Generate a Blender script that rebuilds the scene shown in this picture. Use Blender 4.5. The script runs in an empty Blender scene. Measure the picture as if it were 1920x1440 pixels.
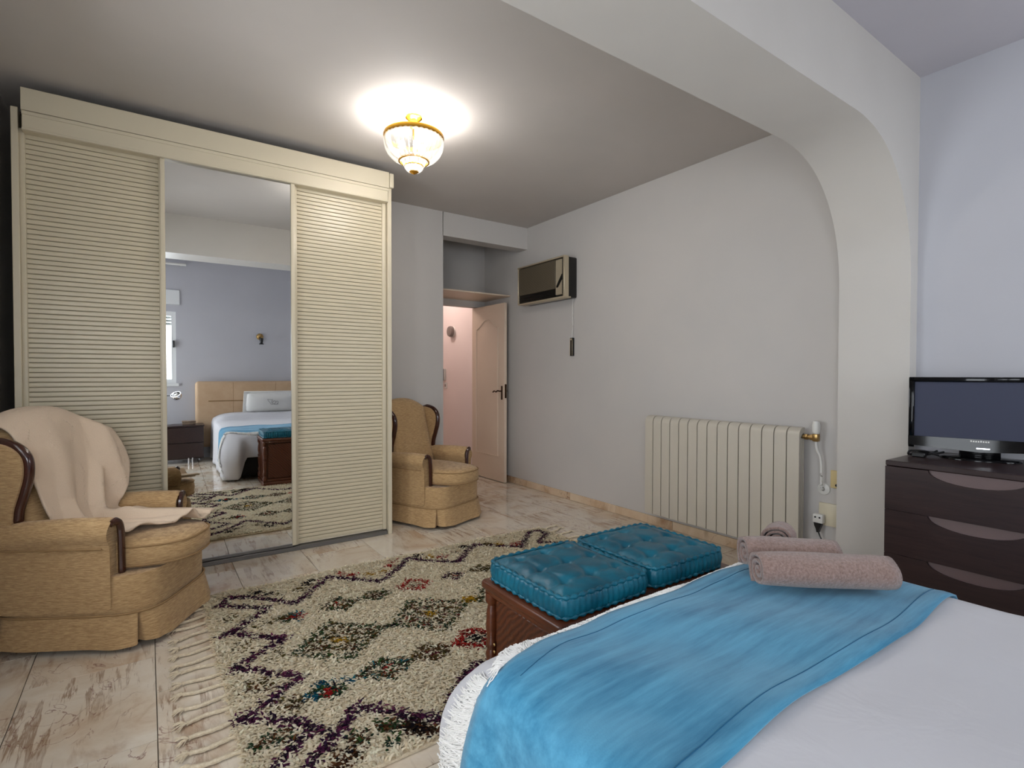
import bpy, bmesh, math, random
import numpy as np
from mathutils import Vector, Matrix
random.seed(7); rng = np.random.default_rng(7)
S = bpy.context.scene
COL = S.collection
PI = math.pi

# ------------------------------------------------------------------ camera
cam = bpy.data.objects.new('camera', bpy.data.cameras.new('camera')); COL.objects.link(cam)
cr = Vector((0.81984, -0.572591, 0.00158)); cu = Vector((0.008995, 0.015637, 0.999837)); cf = Vector((0.572523, 0.819692, -0.01797))
cam.matrix_world = Matrix(((cr.x, cu.x, -cf.x, 0), (cr.y, cu.y, -cf.y, 0), (cr.z, cu.z, -cf.z, 1.25), (0, 0, 0, 1)))
cam.data.sensor_width = 36; cam.data.lens = 980.595 / 1920 * 36; cam.data.clip_start = 0.02
S.camera = cam
# ------------------------------------------------------------------ world, daylight, exposure
S.view_settings.view_transform = 'Standard'; S.view_settings.look = 'None'
S.view_settings.exposure = 0.52; S.view_settings.gamma = 1.0; S.view_settings.use_curve_mapping = False
S.cycles.max_bounces = 6; S.cycles.diffuse_bounces = 3; S.cycles.glossy_bounces = 3; S.cycles.transmission_bounces = 2; S.cycles.caustics_reflective = False; S.cycles.caustics_refractive = False; S.cycles.adaptive_threshold = .05
SKY_STRENGTH = 8.0
w = bpy.data.worlds.new('sky'); S.world = w; w.use_nodes = True
bg = w.node_tree.nodes['Background']; bg.inputs[0].default_value = (0.92, 0.94, 1.0, 1); bg.inputs[1].default_value = SKY_STRENGTH
def portal(name, loc, rot, sx, sy):
    l = bpy.data.lights.new(name, 'AREA'); l.shape = 'RECTANGLE'; l.size = sx; l.size_y = sy; l.cycles.is_portal = True
    o = bpy.data.objects.new(name, l); COL.objects.link(o); o.location = loc; o.rotation_euler = rot
portal('daylight_portal', (-1.56, -.45, 1.10), (0, -PI/2, 0), 2.1, 0.8)         # balcony door, shines towards +X
portal('daylight_portal', (-.75, 2.25, 1.55), (0, -PI/2, 0), 1.1, 1.2)        # added unseen window in the left wall, shines towards +X
portal('daylight_portal', (2.78, -1.15, 1.6), (PI/2, 0, 0), .96, 1.02)  # added unseen window right of the headboard, shines towards +Y
portal('daylight_portal', (-0.52, -1.15, 1.6), (PI/2, 0, 0), 1.46, 1.02)        # window in the back wall, shines towards +Y
LAMP_UP, LAMP_DOWN, HALL_W = 1.2, 32.0, 12.0

# ------------------------------------------------------------------ materials
def lin(c):
    f = lambda v: v/12.92 if v <= .04045 else ((v+.055)/1.055)**2.4
    return tuple(f(v/255) for v in c) + (1,)
def base_mat(name, col, rough=.5, metal=0., spec=.5, **k):
    m = bpy.data.materials.new(name); m.use_nodes = True
    b = m.node_tree.nodes['Principled BSDF']
    b.inputs['Base Color'].default_value = lin(col); b.inputs['Roughness'].default_value = rough
    b.inputs['Metallic'].default_value = metal; b.inputs['Specular IOR Level'].default_value = spec
    for kk, v in k.items(): b.inputs[kk.replace('_', ' ')].default_value = v
    return m
def N(m, t, **k):
    n = m.node_tree.nodes.new(t)
    for kk, v in k.items(): setattr(n, kk, v)
    return n
def L(m, a, b): m.node_tree.links.new(a, b)
def coords(m, scale=(1, 1, 1), rot=(0, 0, 0), kind='Object', randomize=False):
    tc = N(m, 'ShaderNodeTexCoord'); mp = N(m, 'ShaderNodeMapping')
    mp.inputs['Scale'].default_value = scale; mp.inputs['Rotation'].default_value = rot
    L(m, tc.outputs[kind], mp.inputs[0])
    if randomize:
        oi = N(m, 'ShaderNodeObjectInfo'); mu = N(m, 'ShaderNodeMath', operation='MULTIPLY'); mu.inputs[1].default_value = 57.
        L(m, oi.outputs['Random'], mu.inputs[0])
        cb = N(m, 'ShaderNodeCombineXYZ'); L(m, mu.outputs[0], cb.inputs[0]); L(m, mu.outputs[0], cb.inputs[1]); L(m, mu.outputs[0], cb.inputs[2])
        ad = N(m, 'ShaderNodeVectorMath', operation='ADD'); L(m, tc.outputs[kind], ad.inputs[0]); L(m, cb.outputs[0], ad.inputs[1])
        L(m, ad.outputs[0], mp.inputs[0])
    return mp.outputs[0]
def noise(m, vec, scale, detail=4, rough=.55, dist=0.):
    n = N(m, 'ShaderNodeTexNoise'); n.inputs['Scale'].default_value = scale; n.inputs['Detail'].default_value = detail
    n.inputs['Roughness'].default_value = rough; n.inputs['Distortion'].default_value = dist; L(m, vec, n.inputs['Vector']); return n.outputs[0]
def ramp(m, fac, stops):
    r = N(m, 'ShaderNodeValToRGB'); L(m, fac, r.inputs[0]); e = r.color_ramp.elements
    while len(e) < len(stops): e.new(.5)
    for i, (p, c) in enumerate(stops):
        e[i].position = p; e[i].color = c if len(c) == 4 else tuple(c)+(1,)
    return r.outputs[0]
def mixc(m, fac, a, b, blend='MIX'):
    x = N(m, 'ShaderNodeMix', data_type='RGBA', blend_type=blend)
    for s, v in ((x.inputs[0], fac), (x.inputs[6], a), (x.inputs[7], b)):
        if hasattr(v, 'type') and hasattr(v, 'links'): L(m, v, s)
        else: s.default_value = v
    return x.outputs[2]
def bsdf(m): return m.node_tree.nodes['Principled BSDF']
def bump(m, h, strength=.3, dist=.01):
    b = N(m, 'ShaderNodeBump'); b.inputs['Strength'].default_value = strength; b.inputs['Distance'].default_value = dist
    L(m, h, b.inputs['Height']); L(m, b.outputs[0], bsdf(m).inputs['Normal'])
g = lambda v: (v, v, v, 1)

def plaster(name, col, col2, rough=.75):
    m = base_mat(name, col, rough, spec=.3); v = coords(m)
    L(m, mixc(m, ramp(m, noise(m, v, 1.3, 3), [(.35, g(0)), (.7, g(1))]), lin(col), lin(col2)), bsdf(m).inputs['Base Color'])
    bump(m, noise(m, v, 38, 5, .6), .12, .004); return m
M = {}
M['wall'] = plaster('wall_paint', (207, 202, 197), (202, 198, 194))
M['wall_cool'] = plaster('cool_wall_tone', (200, 200, 206), (195, 195, 201))  # bluer wall tone for the bed side of the arch
M['ceiling_cool'] = plaster('cool_ceiling_tone', (194, 190, 196), (189, 185, 191))  # bluer ceiling tone for the bed side of the arch
M['arch'] = plaster('arch_paint', (212, 207, 200), (206, 201, 194), .38)
M['ceiling'] = plaster('ceiling_paint', (200, 193, 187), (194, 188, 182))
M['hall'] = plaster('hall_paint', (242, 226, 220), (238, 222, 216))
def marble(name, tint=(1, 1, 1), rnd=True, rough=.09):
    m = base_mat(name, (200, 190, 180), rough, spec=.5)
    v = coords(m, randomize=rnd)
    c = ramp(m, noise(m, v, 2.6, 6, .6, 1.2), [(.28, lin((196, 170, 144))), (.45, lin((218, 203, 182))), (.62, lin((228, 218, 202))), (.8, lin((212, 190, 162)))])
    v2 = coords(m, (17, 1.9, 1), (0, 0, .12), randomize=rnd)
    st = ramp(m, noise(m, v2, 1.5, 5, .62, .35), [(.52, g(0)), (.58, g(.8)), (.64, g(.3)), (.72, g(.9))])
    patch = ramp(m, noise(m, v, 3.1, 3), [(.46, g(0)), (.64, g(.9))])
    f1 = N(m, 'ShaderNodeMath', operation='MULTIPLY'); L(m, st, f1.inputs[0]); L(m, patch, f1.inputs[1])
    c = mixc(m, f1.outputs[0], c, lin((130, 90, 58)))
    br = ramp(m, noise(m, coords(m, (5, 1.6, 1), (0, 0, .1), randomize=rnd), 1.1, 5, .6, .8), [(.57, g(0)), (.70, g(.65))])
    c = mixc(m, br, c, lin((164, 126, 92)))
    vo = N(m, 'ShaderNodeTexNoise'); vo.inputs['Scale'].default_value = 4.5; vo.inputs['Detail'].default_value = 7; vo.inputs['Distortion'].default_value = 1.6
    L(m, coords(m, (1.8, 1, 1), randomize=rnd), vo.inputs['Vector'])
    vein = ramp(m, vo.outputs[0], [(.488, g(0)), (.5, g(.75)), (.512, g(0))])
    gate = ramp(m, noise(m, v, 2.0, 2), [(.48, g(0)), (.58, g(1))])
    f2 = N(m, 'ShaderNodeMath', operation='MULTIPLY'); L(m, vein, f2.inputs[0]); L(m, gate, f2.inputs[1])
    c = mixc(m, f2.outputs[0], c, lin((120, 66, 62)))
    c = mixc(m, 1.0, c, tuple(tint)+(1,), 'MULTIPLY')
    L(m, c, bsdf(m).inputs['Base Color']); return m
M['marble'] = marble('floor_marble')
M['skirting'] = marble('skirting_marble', (1.0, .88, .76), rnd=True, rough=.25)
M['grout'] = base_mat('grout', (150, 138, 124), .8)
def fabric(name, c1, c2, sx, sy, sz, rough=.9, bs=.35, sheen=.2):
    m = base_mat(name, c1, rough, spec=.2, Sheen_Weight=sheen)
    v = coords(m, (sx, sy, sz)); n1 = noise(m, v, 1, 5, .7)
    L(m, mixc(m, ramp(m, n1, [(.38, g(0)), (.62, g(1))]), lin(c2), lin(c1)), bsdf(m).inputs['Base Color'])
    bump(m, n1, bs, .004); return m
M['tweed'] = fabric('armchair_tweed', (206, 172, 126), (166, 132, 90), 30, 30, 330, bs=.5)
M['piping'] = base_mat('armchair_piping', (158, 126, 86), .9)
M['cream'] = base_mat('wardrobe_cream', (212, 201, 176), .36)
M['louver'] = base_mat('louver_cream', (208, 196, 169), .33)
M['groove'] = base_mat('wardrobe_recess', (140, 130, 112), .7)
M['dark_in'] = base_mat('wardrobe_inside', (40, 34, 28), .9)
M['mirror'] = base_mat('mirror_silver', (238, 240, 240), .0, 1.)
M['steel'] = base_mat('track_aluminium', (120, 118, 116), .4, .8)
M['maho'] = base_mat('mahogany', (58, 22, 12), .22, Coat_Weight=.5)
def wood(name, c1, c2, sc, rough=.4, **k):
    m = base_mat(name, c1, rough, **k); v = coords(m, sc)
    n1 = noise(m, v, 1, 6, .65, .6)
    L(m, mixc(m, ramp(m, n1, [(.3, g(0)), (.7, g(1))]), lin(c1), lin(c2)), bsdf(m).inputs['Base Color']); bump(m, n1, .15, .002); return m
M['wenge'] = wood('wenge_wood', (38, 24, 24), (58, 40, 38), (60, 4, 60), .34)
M['wenge_lit'] = base_mat('wenge_lit_recess', (98, 76, 74), .45)  # paler than the wenge: light caught by the sloped grips, put into the colour
M['trunk'] = wood('trunk_wood', (72, 34, 15), (96, 48, 22), (7, 7, 40), .36)
def carved():
    m = base_mat('trunk_carved_wood', (104, 52, 24), .42)
    v = coords(m); wv = N(m, 'ShaderNodeTexWave'); wv.bands_direction = 'DIAGONAL'; wv.inputs['Scale'].default_value = 22; wv.inputs['Distortion'].default_value = 6; wv.inputs['Detail'].default_value = 3; wv.inputs['Detail Scale'].default_value = .6
    L(m, v, wv.inputs['Vector'])
    L(m, mixc(m, wv.outputs[1], lin((64, 29, 13)), lin((92, 46, 21))), bsdf(m).inputs['Base Color']); bump(m, wv.outputs[1], .5, .004); return m
M['carved'] = carved()
M['brass'] = base_mat('brass', (176, 146, 96), .3, 1.)
M['gilt'] = base_mat('gilt_metal', (226, 170, 62), .22, 1.)
M['chrome'] = base_mat('chrome', (225, 225, 228), .06, 1.)
M['black'] = base_mat('black_plastic', (14, 14, 16), .35)
M['gloss_black'] = base_mat('gloss_black_plastic', (6, 6, 8), .06, spec=.22)
M['white_pl'] = base_mat('white_plastic', (232, 230, 224), .35)
M['pvc'] = base_mat('white_window_frame', (238, 240, 240), .3)
M['cream_pl'] = base_mat('cream_plastic', (222, 212, 186), .4)
M['amber_pl'] = base_mat('aged_yellow_plastic', (214, 192, 140), .45)
M['rad'] = base_mat('radiator_enamel', (204, 196, 181), .32)
M['rad_gap'] = base_mat('radiator_seam', (112, 100, 84), .6)
M['door'] = plaster('door_paint', (232, 212, 190), (228, 206, 184), .42)
M['bronze'] = base_mat('dark_bronze', (70, 48, 30), .3, .9)
M['ac_sil'] = base_mat('champagne_plastic', (196, 182, 156), .35, .35)
M['ac_blk'] = base_mat('ac_black_plastic', (18, 16, 14), .3)
def grille():
    m = base_mat('ac_grille', (92, 82, 66), .5); v = coords(m); wv = N(m, 'ShaderNodeTexWave'); wv.bands_direction = 'Z'; wv.inputs['Scale'].default_value = 45
    L(m, v, wv.inputs['Vector']); L(m, mixc(m, wv.outputs[1], lin((66, 58, 46)), lin((112, 101, 82))), bsdf(m).inputs['Base Color']); return m
M['grille'] = grille()
def leather():
    m = base_mat('teal_leather', (12, 92, 110), .34, spec=.4)
    v = coords(m); n1 = noise(m, v, 9, 5, .65)
    c = mixc(m, ramp(m, n1, [(.35, g(0)), (.68, g(1))]), lin((4, 74, 94)), lin((12, 104, 126)))
    L(m, c, bsdf(m).inputs['Base Color']); bump(m, noise(m, v, 60, 5, .6), .25, .003)
    L(m, ramp(m, n1, [(.3, g(.30)), (.7, g(.42))]), bsdf(m).inputs['Roughness']); return m
M['teal'] = leather()
def throwmat():
    m = base_mat('turquoise_cotton', (60, 140, 178), .92, spec=.15, Sheen_Weight=.25)
    v = coords(m, (1.2, 14, 14)); n1 = noise(m, v, 1.6, 6, .68)
    c = mixc(m, ramp(m, n1, [(.32, g(0)), (.68, g(1))]), lin((26, 112, 152)), lin((86, 164, 200)))
    n2 = noise(m, coords(m), 3.2, 4)
    c = mixc(m, ramp(m, n2, [(.4, g(0)), (.7, g(.55))]), c, lin((104, 170, 202)))
    L(m, c, bsdf(m).inputs['Base Color']); bump(m, noise(m, coords(m, (260, 260, 260)), 1, 2), .25, .002); return m
M['throw'] = throwmat()
M['fringe'] = base_mat('white_cotton_fringe', (236, 234, 230), .95, spec=.1)
def sheet(name, c1, c2):
    m = base_mat(name, c1, .85, spec=.15, Sheen_Weight=.15); v = coords(m)
    L(m, mixc(m, noise(m, v, 2.2, 3), lin(c1), lin(c2)), bsdf(m).inputs['Base Color']); bump(m, noise(m, v, 7, 4, .5, .6), .22, .02); return m
M['linen'] = sheet('white_linen', (214, 213, 217), (208, 208, 213))
M['pillow'] = sheet('pillow_cotton', (238, 237, 234), (230, 229, 226))
M['embroid'] = base_mat('grey_thread', (120, 118, 118), .9)
def terry():
    m = base_mat('mauve_terry', (172, 142, 134), .97, spec=.1, Sheen_Weight=.5)
    v = coords(m, (150, 150, 150)); n1 = noise(m, v, 1, 4, .7)
    L(m, mixc(m, ramp(m, n1, [(.3, g(0)), (.7, g(1))]), lin((128, 102, 92)), lin((176, 148, 138))), bsdf(m).inputs['Base Color']); bump(m, n1, .8, .006); return m
M['terry'] = terry()
def blanketmat():
    m = base_mat('rose_beige_cotton', (224, 201, 176), .92, spec=.15, Sheen_Weight=.2)
    v = coords(m, (1, 1, 1), kind='UV'); ck = N(m, 'ShaderNodeTexChecker'); ck.inputs['Scale'].default_value = 130; L(m, v, ck.inputs['Vector'])
    gate = ramp(m, noise(m, v, 7, 1), [(.52, g(0)), (.56, g(1))])
    f = N(m, 'ShaderNodeMath', operation='MULTIPLY'); L(m, ck.outputs[1], f.inputs[0]); L(m, gate, f.inputs[1])
    fine = noise(m, v, 240, 2); s = N(m, 'ShaderNodeMath', operation='MULTIPLY_ADD'); L(m, fine, s.inputs[0]); s.inputs[1].default_value = .5; L(m, f.outputs[0], s.inputs[2])
    bump(m, s.outputs[0], .8, .006); return m
M['blanket'] = blanketmat()
M['hb_leather'] = fabric('beige_leather', (208, 178, 146), (200, 169, 136), 3, 3, 3, .42, .08, 0.)
M['hb_dark'] = base_mat('bed_base_black', (22, 18, 18), .6)
M['screen'] = base_mat('tv_screen', (70, 73, 90), .5, spec=.1)
M['grey_pl'] = base_mat('grey_plastic', (128, 116, 110), .5)
M['wood_box'] = wood('carved_box_wood', (128, 108, 92), (160, 140, 120), (40, 40, 40), .5)
M['shutter'] = base_mat('shutter_grey', (150, 152, 148), .5)
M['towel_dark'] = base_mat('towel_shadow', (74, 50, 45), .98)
def glassmat():
    m = bpy.data.materials.new('window_glass'); m.use_nodes = True; nt = m.node_tree; nt.nodes.remove(nt.nodes['Principled BSDF'])
    t = N(m, 'ShaderNodeBsdfTransparent'); t.inputs[0].default_value = (.96, .98, .98, 1); gl = N(m, 'ShaderNodeBsdfGlossy'); gl.inputs['Roughness'].default_value = .01
    mx = N(m, 'ShaderNodeMixShader'); mx.inputs[0].default_value = .06; L(m, t.outputs[0], mx.inputs[1]); L(m, gl.outputs[0], mx.inputs[2])
    L(m, mx.outputs[0], nt.nodes['Material Output'].inputs[0]); return m
M['glass'] = glassmat()
def crystal():
    m = base_mat('lit_crystal', (60, 54, 44), .04, spec=.8)
    b = bsdf(m); b.inputs['Emission Color'].default_value = (1, .94, .82, 1)
    oi = N(m, 'ShaderNodeObjectInfo'); mu = N(m, 'ShaderNodeMath', operation='MULTIPLY_ADD'); mu.inputs[1].default_value = .7; mu.inputs[2].default_value = .35
    L(m, oi.outputs['Random'], mu.inputs[0]); L(m, mu.outputs[0], b.inputs['Emission Strength'])
    t = N(m, 'ShaderNodeBsdfTransparent'); mx = N(m, 'ShaderNodeMixShader'); mx.inputs[0].default_value = .5
    L(m, t.outputs[0], mx.inputs[1]); L(m, b.outputs[0], mx.inputs[2]); L(m, mx.outputs[0], m.node_tree.nodes['Material Output'].inputs[0]); return m
M['crystal'] = crystal()
def emit(name, col, s):
    m = base_mat(name, (255, 255, 255)); b = bsdf(m); b.inputs['Emission Color'].default_value = col; b.inputs['Emission Strength'].default_value = s; return m
M['bulb'] = emit('lamp_bulb', (1, .97, .9, 1), 14.)
M['hall_lamp'] = emit('hall_lamp_glass', (1, .86, .80, 1), 6.)
def pilemat():
    m = base_mat('rug_wool', (210, 196, 168), .97, spec=.1); b = bsdf(m)
    a = N(m, 'ShaderNodeAttribute'); a.attribute_name = 'yarn'; L(m, a.outputs[0], b.inputs['Base Color'])
    t = N(m, 'ShaderNodeBsdfTranslucent'); L(m, a.outputs[0], t.inputs[0]); mx = N(m, 'ShaderNodeMixShader'); mx.inputs[0].default_value = .42
    L(m, b.outputs[0], mx.inputs[1]); L(m, t.outputs[0], mx.inputs[2]); L(m, mx.outputs[0], m.node_tree.nodes['Material Output'].inputs[0]); return m
M['pile'] = pilemat()
M['wool'] = fabric('rug_cream_wool', (226, 212, 186), (206, 188, 158), 90, 90, 90, .97, .5)

# ------------------------------------------------------------------ mesh helpers
class MB:
    def __init__(s): s.bm = bmesh.new()
    def box(s, x0, x1, y0, y1, z0, z1, r=0, seg=2, mat=None):
        vs = bmesh.ops.create_cube(s.bm, size=1)['verts']
        for v in vs: v.co = Vector(((x0+x1)/2+v.co.x*(x1-x0), (y0+y1)/2+v.co.y*(y1-y0), (z0+z1)/2+v.co.z*(z1-z0)))
        if mat is not None:
            for v in vs: v.co = mat @ v.co
        if r > 0:
            es = list({e for v in vs for e in v.link_edges})
            bmesh.ops.bevel(s.bm, geom=es, offset=r, segments=seg, affect='EDGES', profile=.5)
        return s
    def grid(s, P, cu=False, cv=False, flip=False):
        V = [[s.bm.verts.new(p) for p in row] for row in P]; nu, nv = len(V), len(V[0])
        for i in range(nu if cu else nu-1):
            for j in range(nv if cv else nv-1):
                q = [V[i][j], V[(i+1) % nu][j], V[(i+1) % nu][(j+1) % nv], V[i][(j+1) % nv]]
                if flip: q.reverse()
                try: s.bm.faces.new(q)
                except ValueError: pass
        return V
    def cap(s, ring, flip=False):
        try: s.bm.faces.new(list(reversed(ring)) if flip else ring)
        except ValueError: pass
    def tube(s, pts, r, n=8, closed=False, sq=1., up=Vector((0, 0, 1))):
        pts = [Vector(p) for p in pts]; k = len(pts); rows = []
        for i, p in enumerate(pts):
            a = pts[(i-1) % k] if (closed or i > 0) else p; b = pts[(i+1) % k] if (closed or i < k-1) else p
            t = (b-a).normalized(); u = t.cross(up)
            if u.length < 1e-3: u = t.cross(Vector((1, 0, .01)))
            u.normalize(); v = u.cross(t).normalized(); rr = r[i] if hasattr(r, '__len__') else r
            rows.append([p+u*(math.cos(2*PI*j/n)*rr)+v*(math.sin(2*PI*j/n)*rr*sq) for j in range(n)])
        V = s.grid(rows, cu=closed, cv=True)
        if not closed: s.cap(V[0]); s.cap(V[-1], True)
        return s
    def lathe(s, prof, c=(0, 0, 0), n=32, mat=None):
        rows = [[Vector((c[0]+max(r, 1e-4)*math.cos(2*PI*j/n), c[1]+max(r, 1e-4)*math.sin(2*PI*j/n), c[2]+z)) for j in range(n)] for r, z in prof]
        if mat is not None: rows = [[mat @ p for p in row] for row in rows]
        V = s.grid(rows, cv=True)
        if prof[0] != prof[-1]: s.cap(V[0], True); s.cap(V[-1])
        return s
    def loft(s, rings, cap0=True, cap1=True):
        V = s.grid(rings, cv=True)
        if cap0: s.cap(V[0])
        if cap1: s.cap(V[-1], True)
        return s
    def prism(s, poly, f0, f1):          # poly 2D; f0, f1 map (a, b) to 3D for the two faces
        A = [s.bm.verts.new(f0(*p)) for p in poly]; B = [s.bm.verts.new(f1(*p)) for p in poly]; n = len(poly)
        for i in range(n): s.bm.faces.new([A[i], A[(i+1) % n], B[(i+1) % n], B[i]])
        s.bm.faces.new(list(reversed(A))); s.bm.faces.new(B); return s
    def mesh(s, name, off=None, sharp=.7, smooth=True):
        bmesh.ops.recalc_face_normals(s.bm, faces=s.bm.faces[:])
        if off is not None: bmesh.ops.translate(s.bm, vec=-Vector(off), verts=s.bm.verts[:])
        for f in s.bm.faces: f.smooth = smooth
        for e in s.bm.edges:
            if len(e.link_faces) == 2 and e.calc_face_angle(0) > sharp: e.smooth = False
        me = bpy.data.meshes.new(name); s.bm.to_mesh(me); s.bm.free(); return me
    def build(s, name, mat, parent=None, label=None, world=True, sharp=.7):
        off = None
        if parent is not None and world:
            p = parent
            while p.parent: p = p.parent
            off = p.location.copy() if p.rotation_euler.z == 0 else None
        o = put(name, s.mesh(name, off, sharp), mat, parent)
        if label: o['label'] = label
        return o
def put(name, me, mat, parent=None, loc=None):
    if mat is not None and not me.materials: me.materials.append(M[mat] if isinstance(mat, str) else mat)
    o = bpy.data.objects.new(name, me); COL.objects.link(o)
    if parent is not None: o.parent = parent
    if loc is not None: o.location = loc
    return o
def tag(o, label=None, cat=None, group=None, kind=None):
    for k, v in (('label', label), ('category', cat), ('group', group), ('kind', kind)):
        if v: o[k] = v
    return o
def thing(name, label, cat, loc=(0, 0, 0), rotz=0, group=None):
    o = bpy.data.objects.new(name, None); COL.objects.link(o); o.location = loc; o.rotation_euler = (0, 0, rotz); o.empty_display_size = .1
    return tag(o, label, cat, group)
def struct(o, label, cat): return tag(o, label, cat, kind='structure')
def smoothpath(P, n):                     # Catmull-Rom through 3D points
    P = [Vector(p) for p in P]; Q = [P[0]*2-P[1]] + P + [P[-1]*2-P[-2]]; out = []
    for i in range(1, len(Q)-2):
        for k in range(n):
            t = k/n; a, b, c, d = Q[i-1], Q[i], Q[i+1], Q[i+2]
            out.append(.5*((2*b)+(c-a)*t+(2*a-5*b+4*c-d)*t*t+(3*b-a-3*c+d)*t**3))
    out.append(P[-1]); return out
def superring(a, bf, bb, n, k, z, cx=0, cy=0):     # super-ellipse in plan, front half depth bf (-Y), back half bb
    out = []
    for i in range(k):
        t = 2*PI*i/k; c, s_ = math.cos(t), math.sin(t)
        x = a*math.copysign(abs(c)**(2/n), c); y = math.copysign(abs(s_)**(2/n), s_)*(bb if s_ > 0 else bf)
        out.append(Vector((cx+x, cy+y, z)))
    return out
def hsh(*a): return (math.sin(sum(v*k for v, k in zip(a, (12.9898, 78.233, 37.719))))*43758.5453) % 1
def vnoise(x, y, s=0):
    i, j = math.floor(x), math.floor(y); fx, fy = x-i, y-j; fx = fx*fx*(3-2*fx); fy = fy*fy*(3-2*fy)
    a, b, c, d = hsh(i, j, s), hsh(i+1, j, s), hsh(i, j+1, s), hsh(i+1, j+1, s)
    return (a+(b-a)*fx)*(1-fy)+(c+(d-c)*fx)*fy

# ------------------------------------------------------------------ the room
XL, XR, YB, YF, ZC = -.68, 3.465, -1.08, 4.67, 2.867
XN, YN = -1.5, 1.085             # the near half of the room is wider on the left
T = .14
m = MB().box(XN-.3, XR+.6, YB-.3, 8.6, -.12, -.014)
floor = struct(m.build('floor', 'grout'), 'pale marble tiled floor of the bedroom', 'floor')
TX, TY = .433, .64
full = MB().box(-TX/2+.0012, TX/2-.0012, -TY/2+.0012, TY/2-.0012, -.014, 0, .0012, 1).mesh('tile')
def add_tile(x0, x1, y0, y1):
    if x1-x0 < .03 or y1-y0 < .03: return
    if abs(x1-x0-TX) < 1e-4 and abs(y1-y0-TY) < 1e-4: me = full
    else: me = MB().box((x0-x1)/2+.0012, (x1-x0)/2-.0012, (y0-y1)/2+.0012, (y1-y0)/2-.0012, -.014, 0, .0012, 1).mesh('tile')
    put('tile', me, 'marble', floor, ((x0+x1)/2, (y0+y1)/2, 0))
for i in range(-4, 9):
    xa, xb = .02+TX*i, .02+TX*(i+1)
    for j in range(-9, 16):
        ya = 2.14+TY*j+(.32 if i % 2 == 0 else 0); yb = ya+TY; x1 = min(xb, XR)
        ymax = YF if x1 < 2.3 else 8.0
        if xa >= XL: add_tile(xa, x1, max(ya, YB), min(yb, ymax))
        else:
            add_tile(max(xa, XN), x1, max(ya, YB), min(yb, YN))
            if x1 > XL: add_tile(XL, x1, max(ya, YN), min(yb, ymax))
m = MB().box(XN-T, XR+.6, 1.2, 8.2, ZC, ZC+.1)
struct(m.build('ceiling', 'ceiling'), 'plain off-white ceiling around the crystal lamp', 'ceiling')
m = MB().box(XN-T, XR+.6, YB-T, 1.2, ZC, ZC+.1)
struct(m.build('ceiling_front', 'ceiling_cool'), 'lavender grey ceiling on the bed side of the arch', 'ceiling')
m = MB().box(XR, XR+T, 1.3, 5.66, -.05, ZC+.02)
struct(m.build('wall_right', 'wall'), 'pale grey-white wall behind the radiator', 'wall')
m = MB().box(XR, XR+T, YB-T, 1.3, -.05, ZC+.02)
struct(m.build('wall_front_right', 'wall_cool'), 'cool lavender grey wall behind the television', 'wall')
m = MB()
m.box(XL-T, XL, YN, 1.65, -.05, ZC+.02); m.box(XL-T, XL, 2.85, YF+T, -.05, ZC+.02); m.box(XL-T, XL, 1.65, 2.85, -.05, 1.0); m.box(XL-T, XL, 1.65, 2.85, 2.1, ZC+.02); m.box(XN-T, XL-T, YN, YN+T, -.05, ZC+.02)
m.box(XN-T, XN, YB-T, -.85, -.05, ZC+.02); m.box(XN-T, XN, -.05, YN, -.05, ZC+.02)
m.box(XN-T, XN, -.85, -.05, 2.17, ZC+.02); m.box(XN-T, XN, -.85, -.05, -.05, .02)
struct(m.build('wall_left', 'wall'), 'pale wall at the left edge beside the wardrobe', 'wall')
m = MB(); wx0, wx1, wz0, wz1 = -1.25, .21, 1.09, 2.11; vx0, vx1 = 2.30, 3.26
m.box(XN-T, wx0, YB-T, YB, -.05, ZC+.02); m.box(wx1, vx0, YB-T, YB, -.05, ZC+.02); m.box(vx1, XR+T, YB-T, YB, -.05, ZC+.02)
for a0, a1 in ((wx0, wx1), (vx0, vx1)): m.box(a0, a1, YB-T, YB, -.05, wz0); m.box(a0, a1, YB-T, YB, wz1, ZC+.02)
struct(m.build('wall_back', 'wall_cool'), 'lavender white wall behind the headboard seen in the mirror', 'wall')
m = MB()
m.box(XL-T, 2.425, YF, YF+.16, -.05, ZC+.02); m.box(2.42, XR+.01, YF, YF+.16, 2.632, ZC+.02)
struct(m.build('wall_far', 'wall'), 'white wall with the recess opening beside the wardrobe', 'wall')
m = MB()                                   # recess around the bedroom door
m.box(2.2, 2.3, YF+.15, 5.66, -.05, ZC+.02)
m.box(2.3, 2.56, 5.56, 5.66, -.05, ZC+.02); m.box(3.40, XR+.01, 5.56, 5.66, -.05, ZC+.02); m.box(2.56, 3.40, 5.56, 5.66, 2.078, ZC+.02)
struct(m.build('wall_recess', 'wall'), 'grey white niche wall above the bedroom door', 'wall')
m = MB().box(2.3, XR+.003, 5.0, 5.57, 2.153, 2.170, .003, 1)
struct(m.build('trim_1', 'door'), 'thin white shelf board above the bedroom door', 'trim')
m = MB()                                   # hall behind the door
m.box(3.52, 3.62, 5.66, 8.2, -.05, ZC+.02); m.box(2.2, 2.3, 5.66, 8.2, -.05, ZC+.02); m.box(2.2, 3.62, 8.1, 8.2, -.05, ZC+.02); m.box(3.40, 3.62, 5.60, 5.70, -.05, ZC+.02)
struct(m.build('wall_hall', 'hall'), 'pink lit hall wall seen through the open door', 'wall')
m = MB()                                   # arch: beam plus rounded pillar
zb, xp, rx, rz = 2.472, 3.372, .70, .74
prof = [(XL, ZC+.02), (XL, zb), (xp-rx, zb)]
for k in range(1, 33):
    t = PI/2*k/32; prof.append((xp-rx+rx*math.sin(t)**(2/2.25), zb-rz+rz*math.cos(t)**(2/2.25)))
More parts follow.
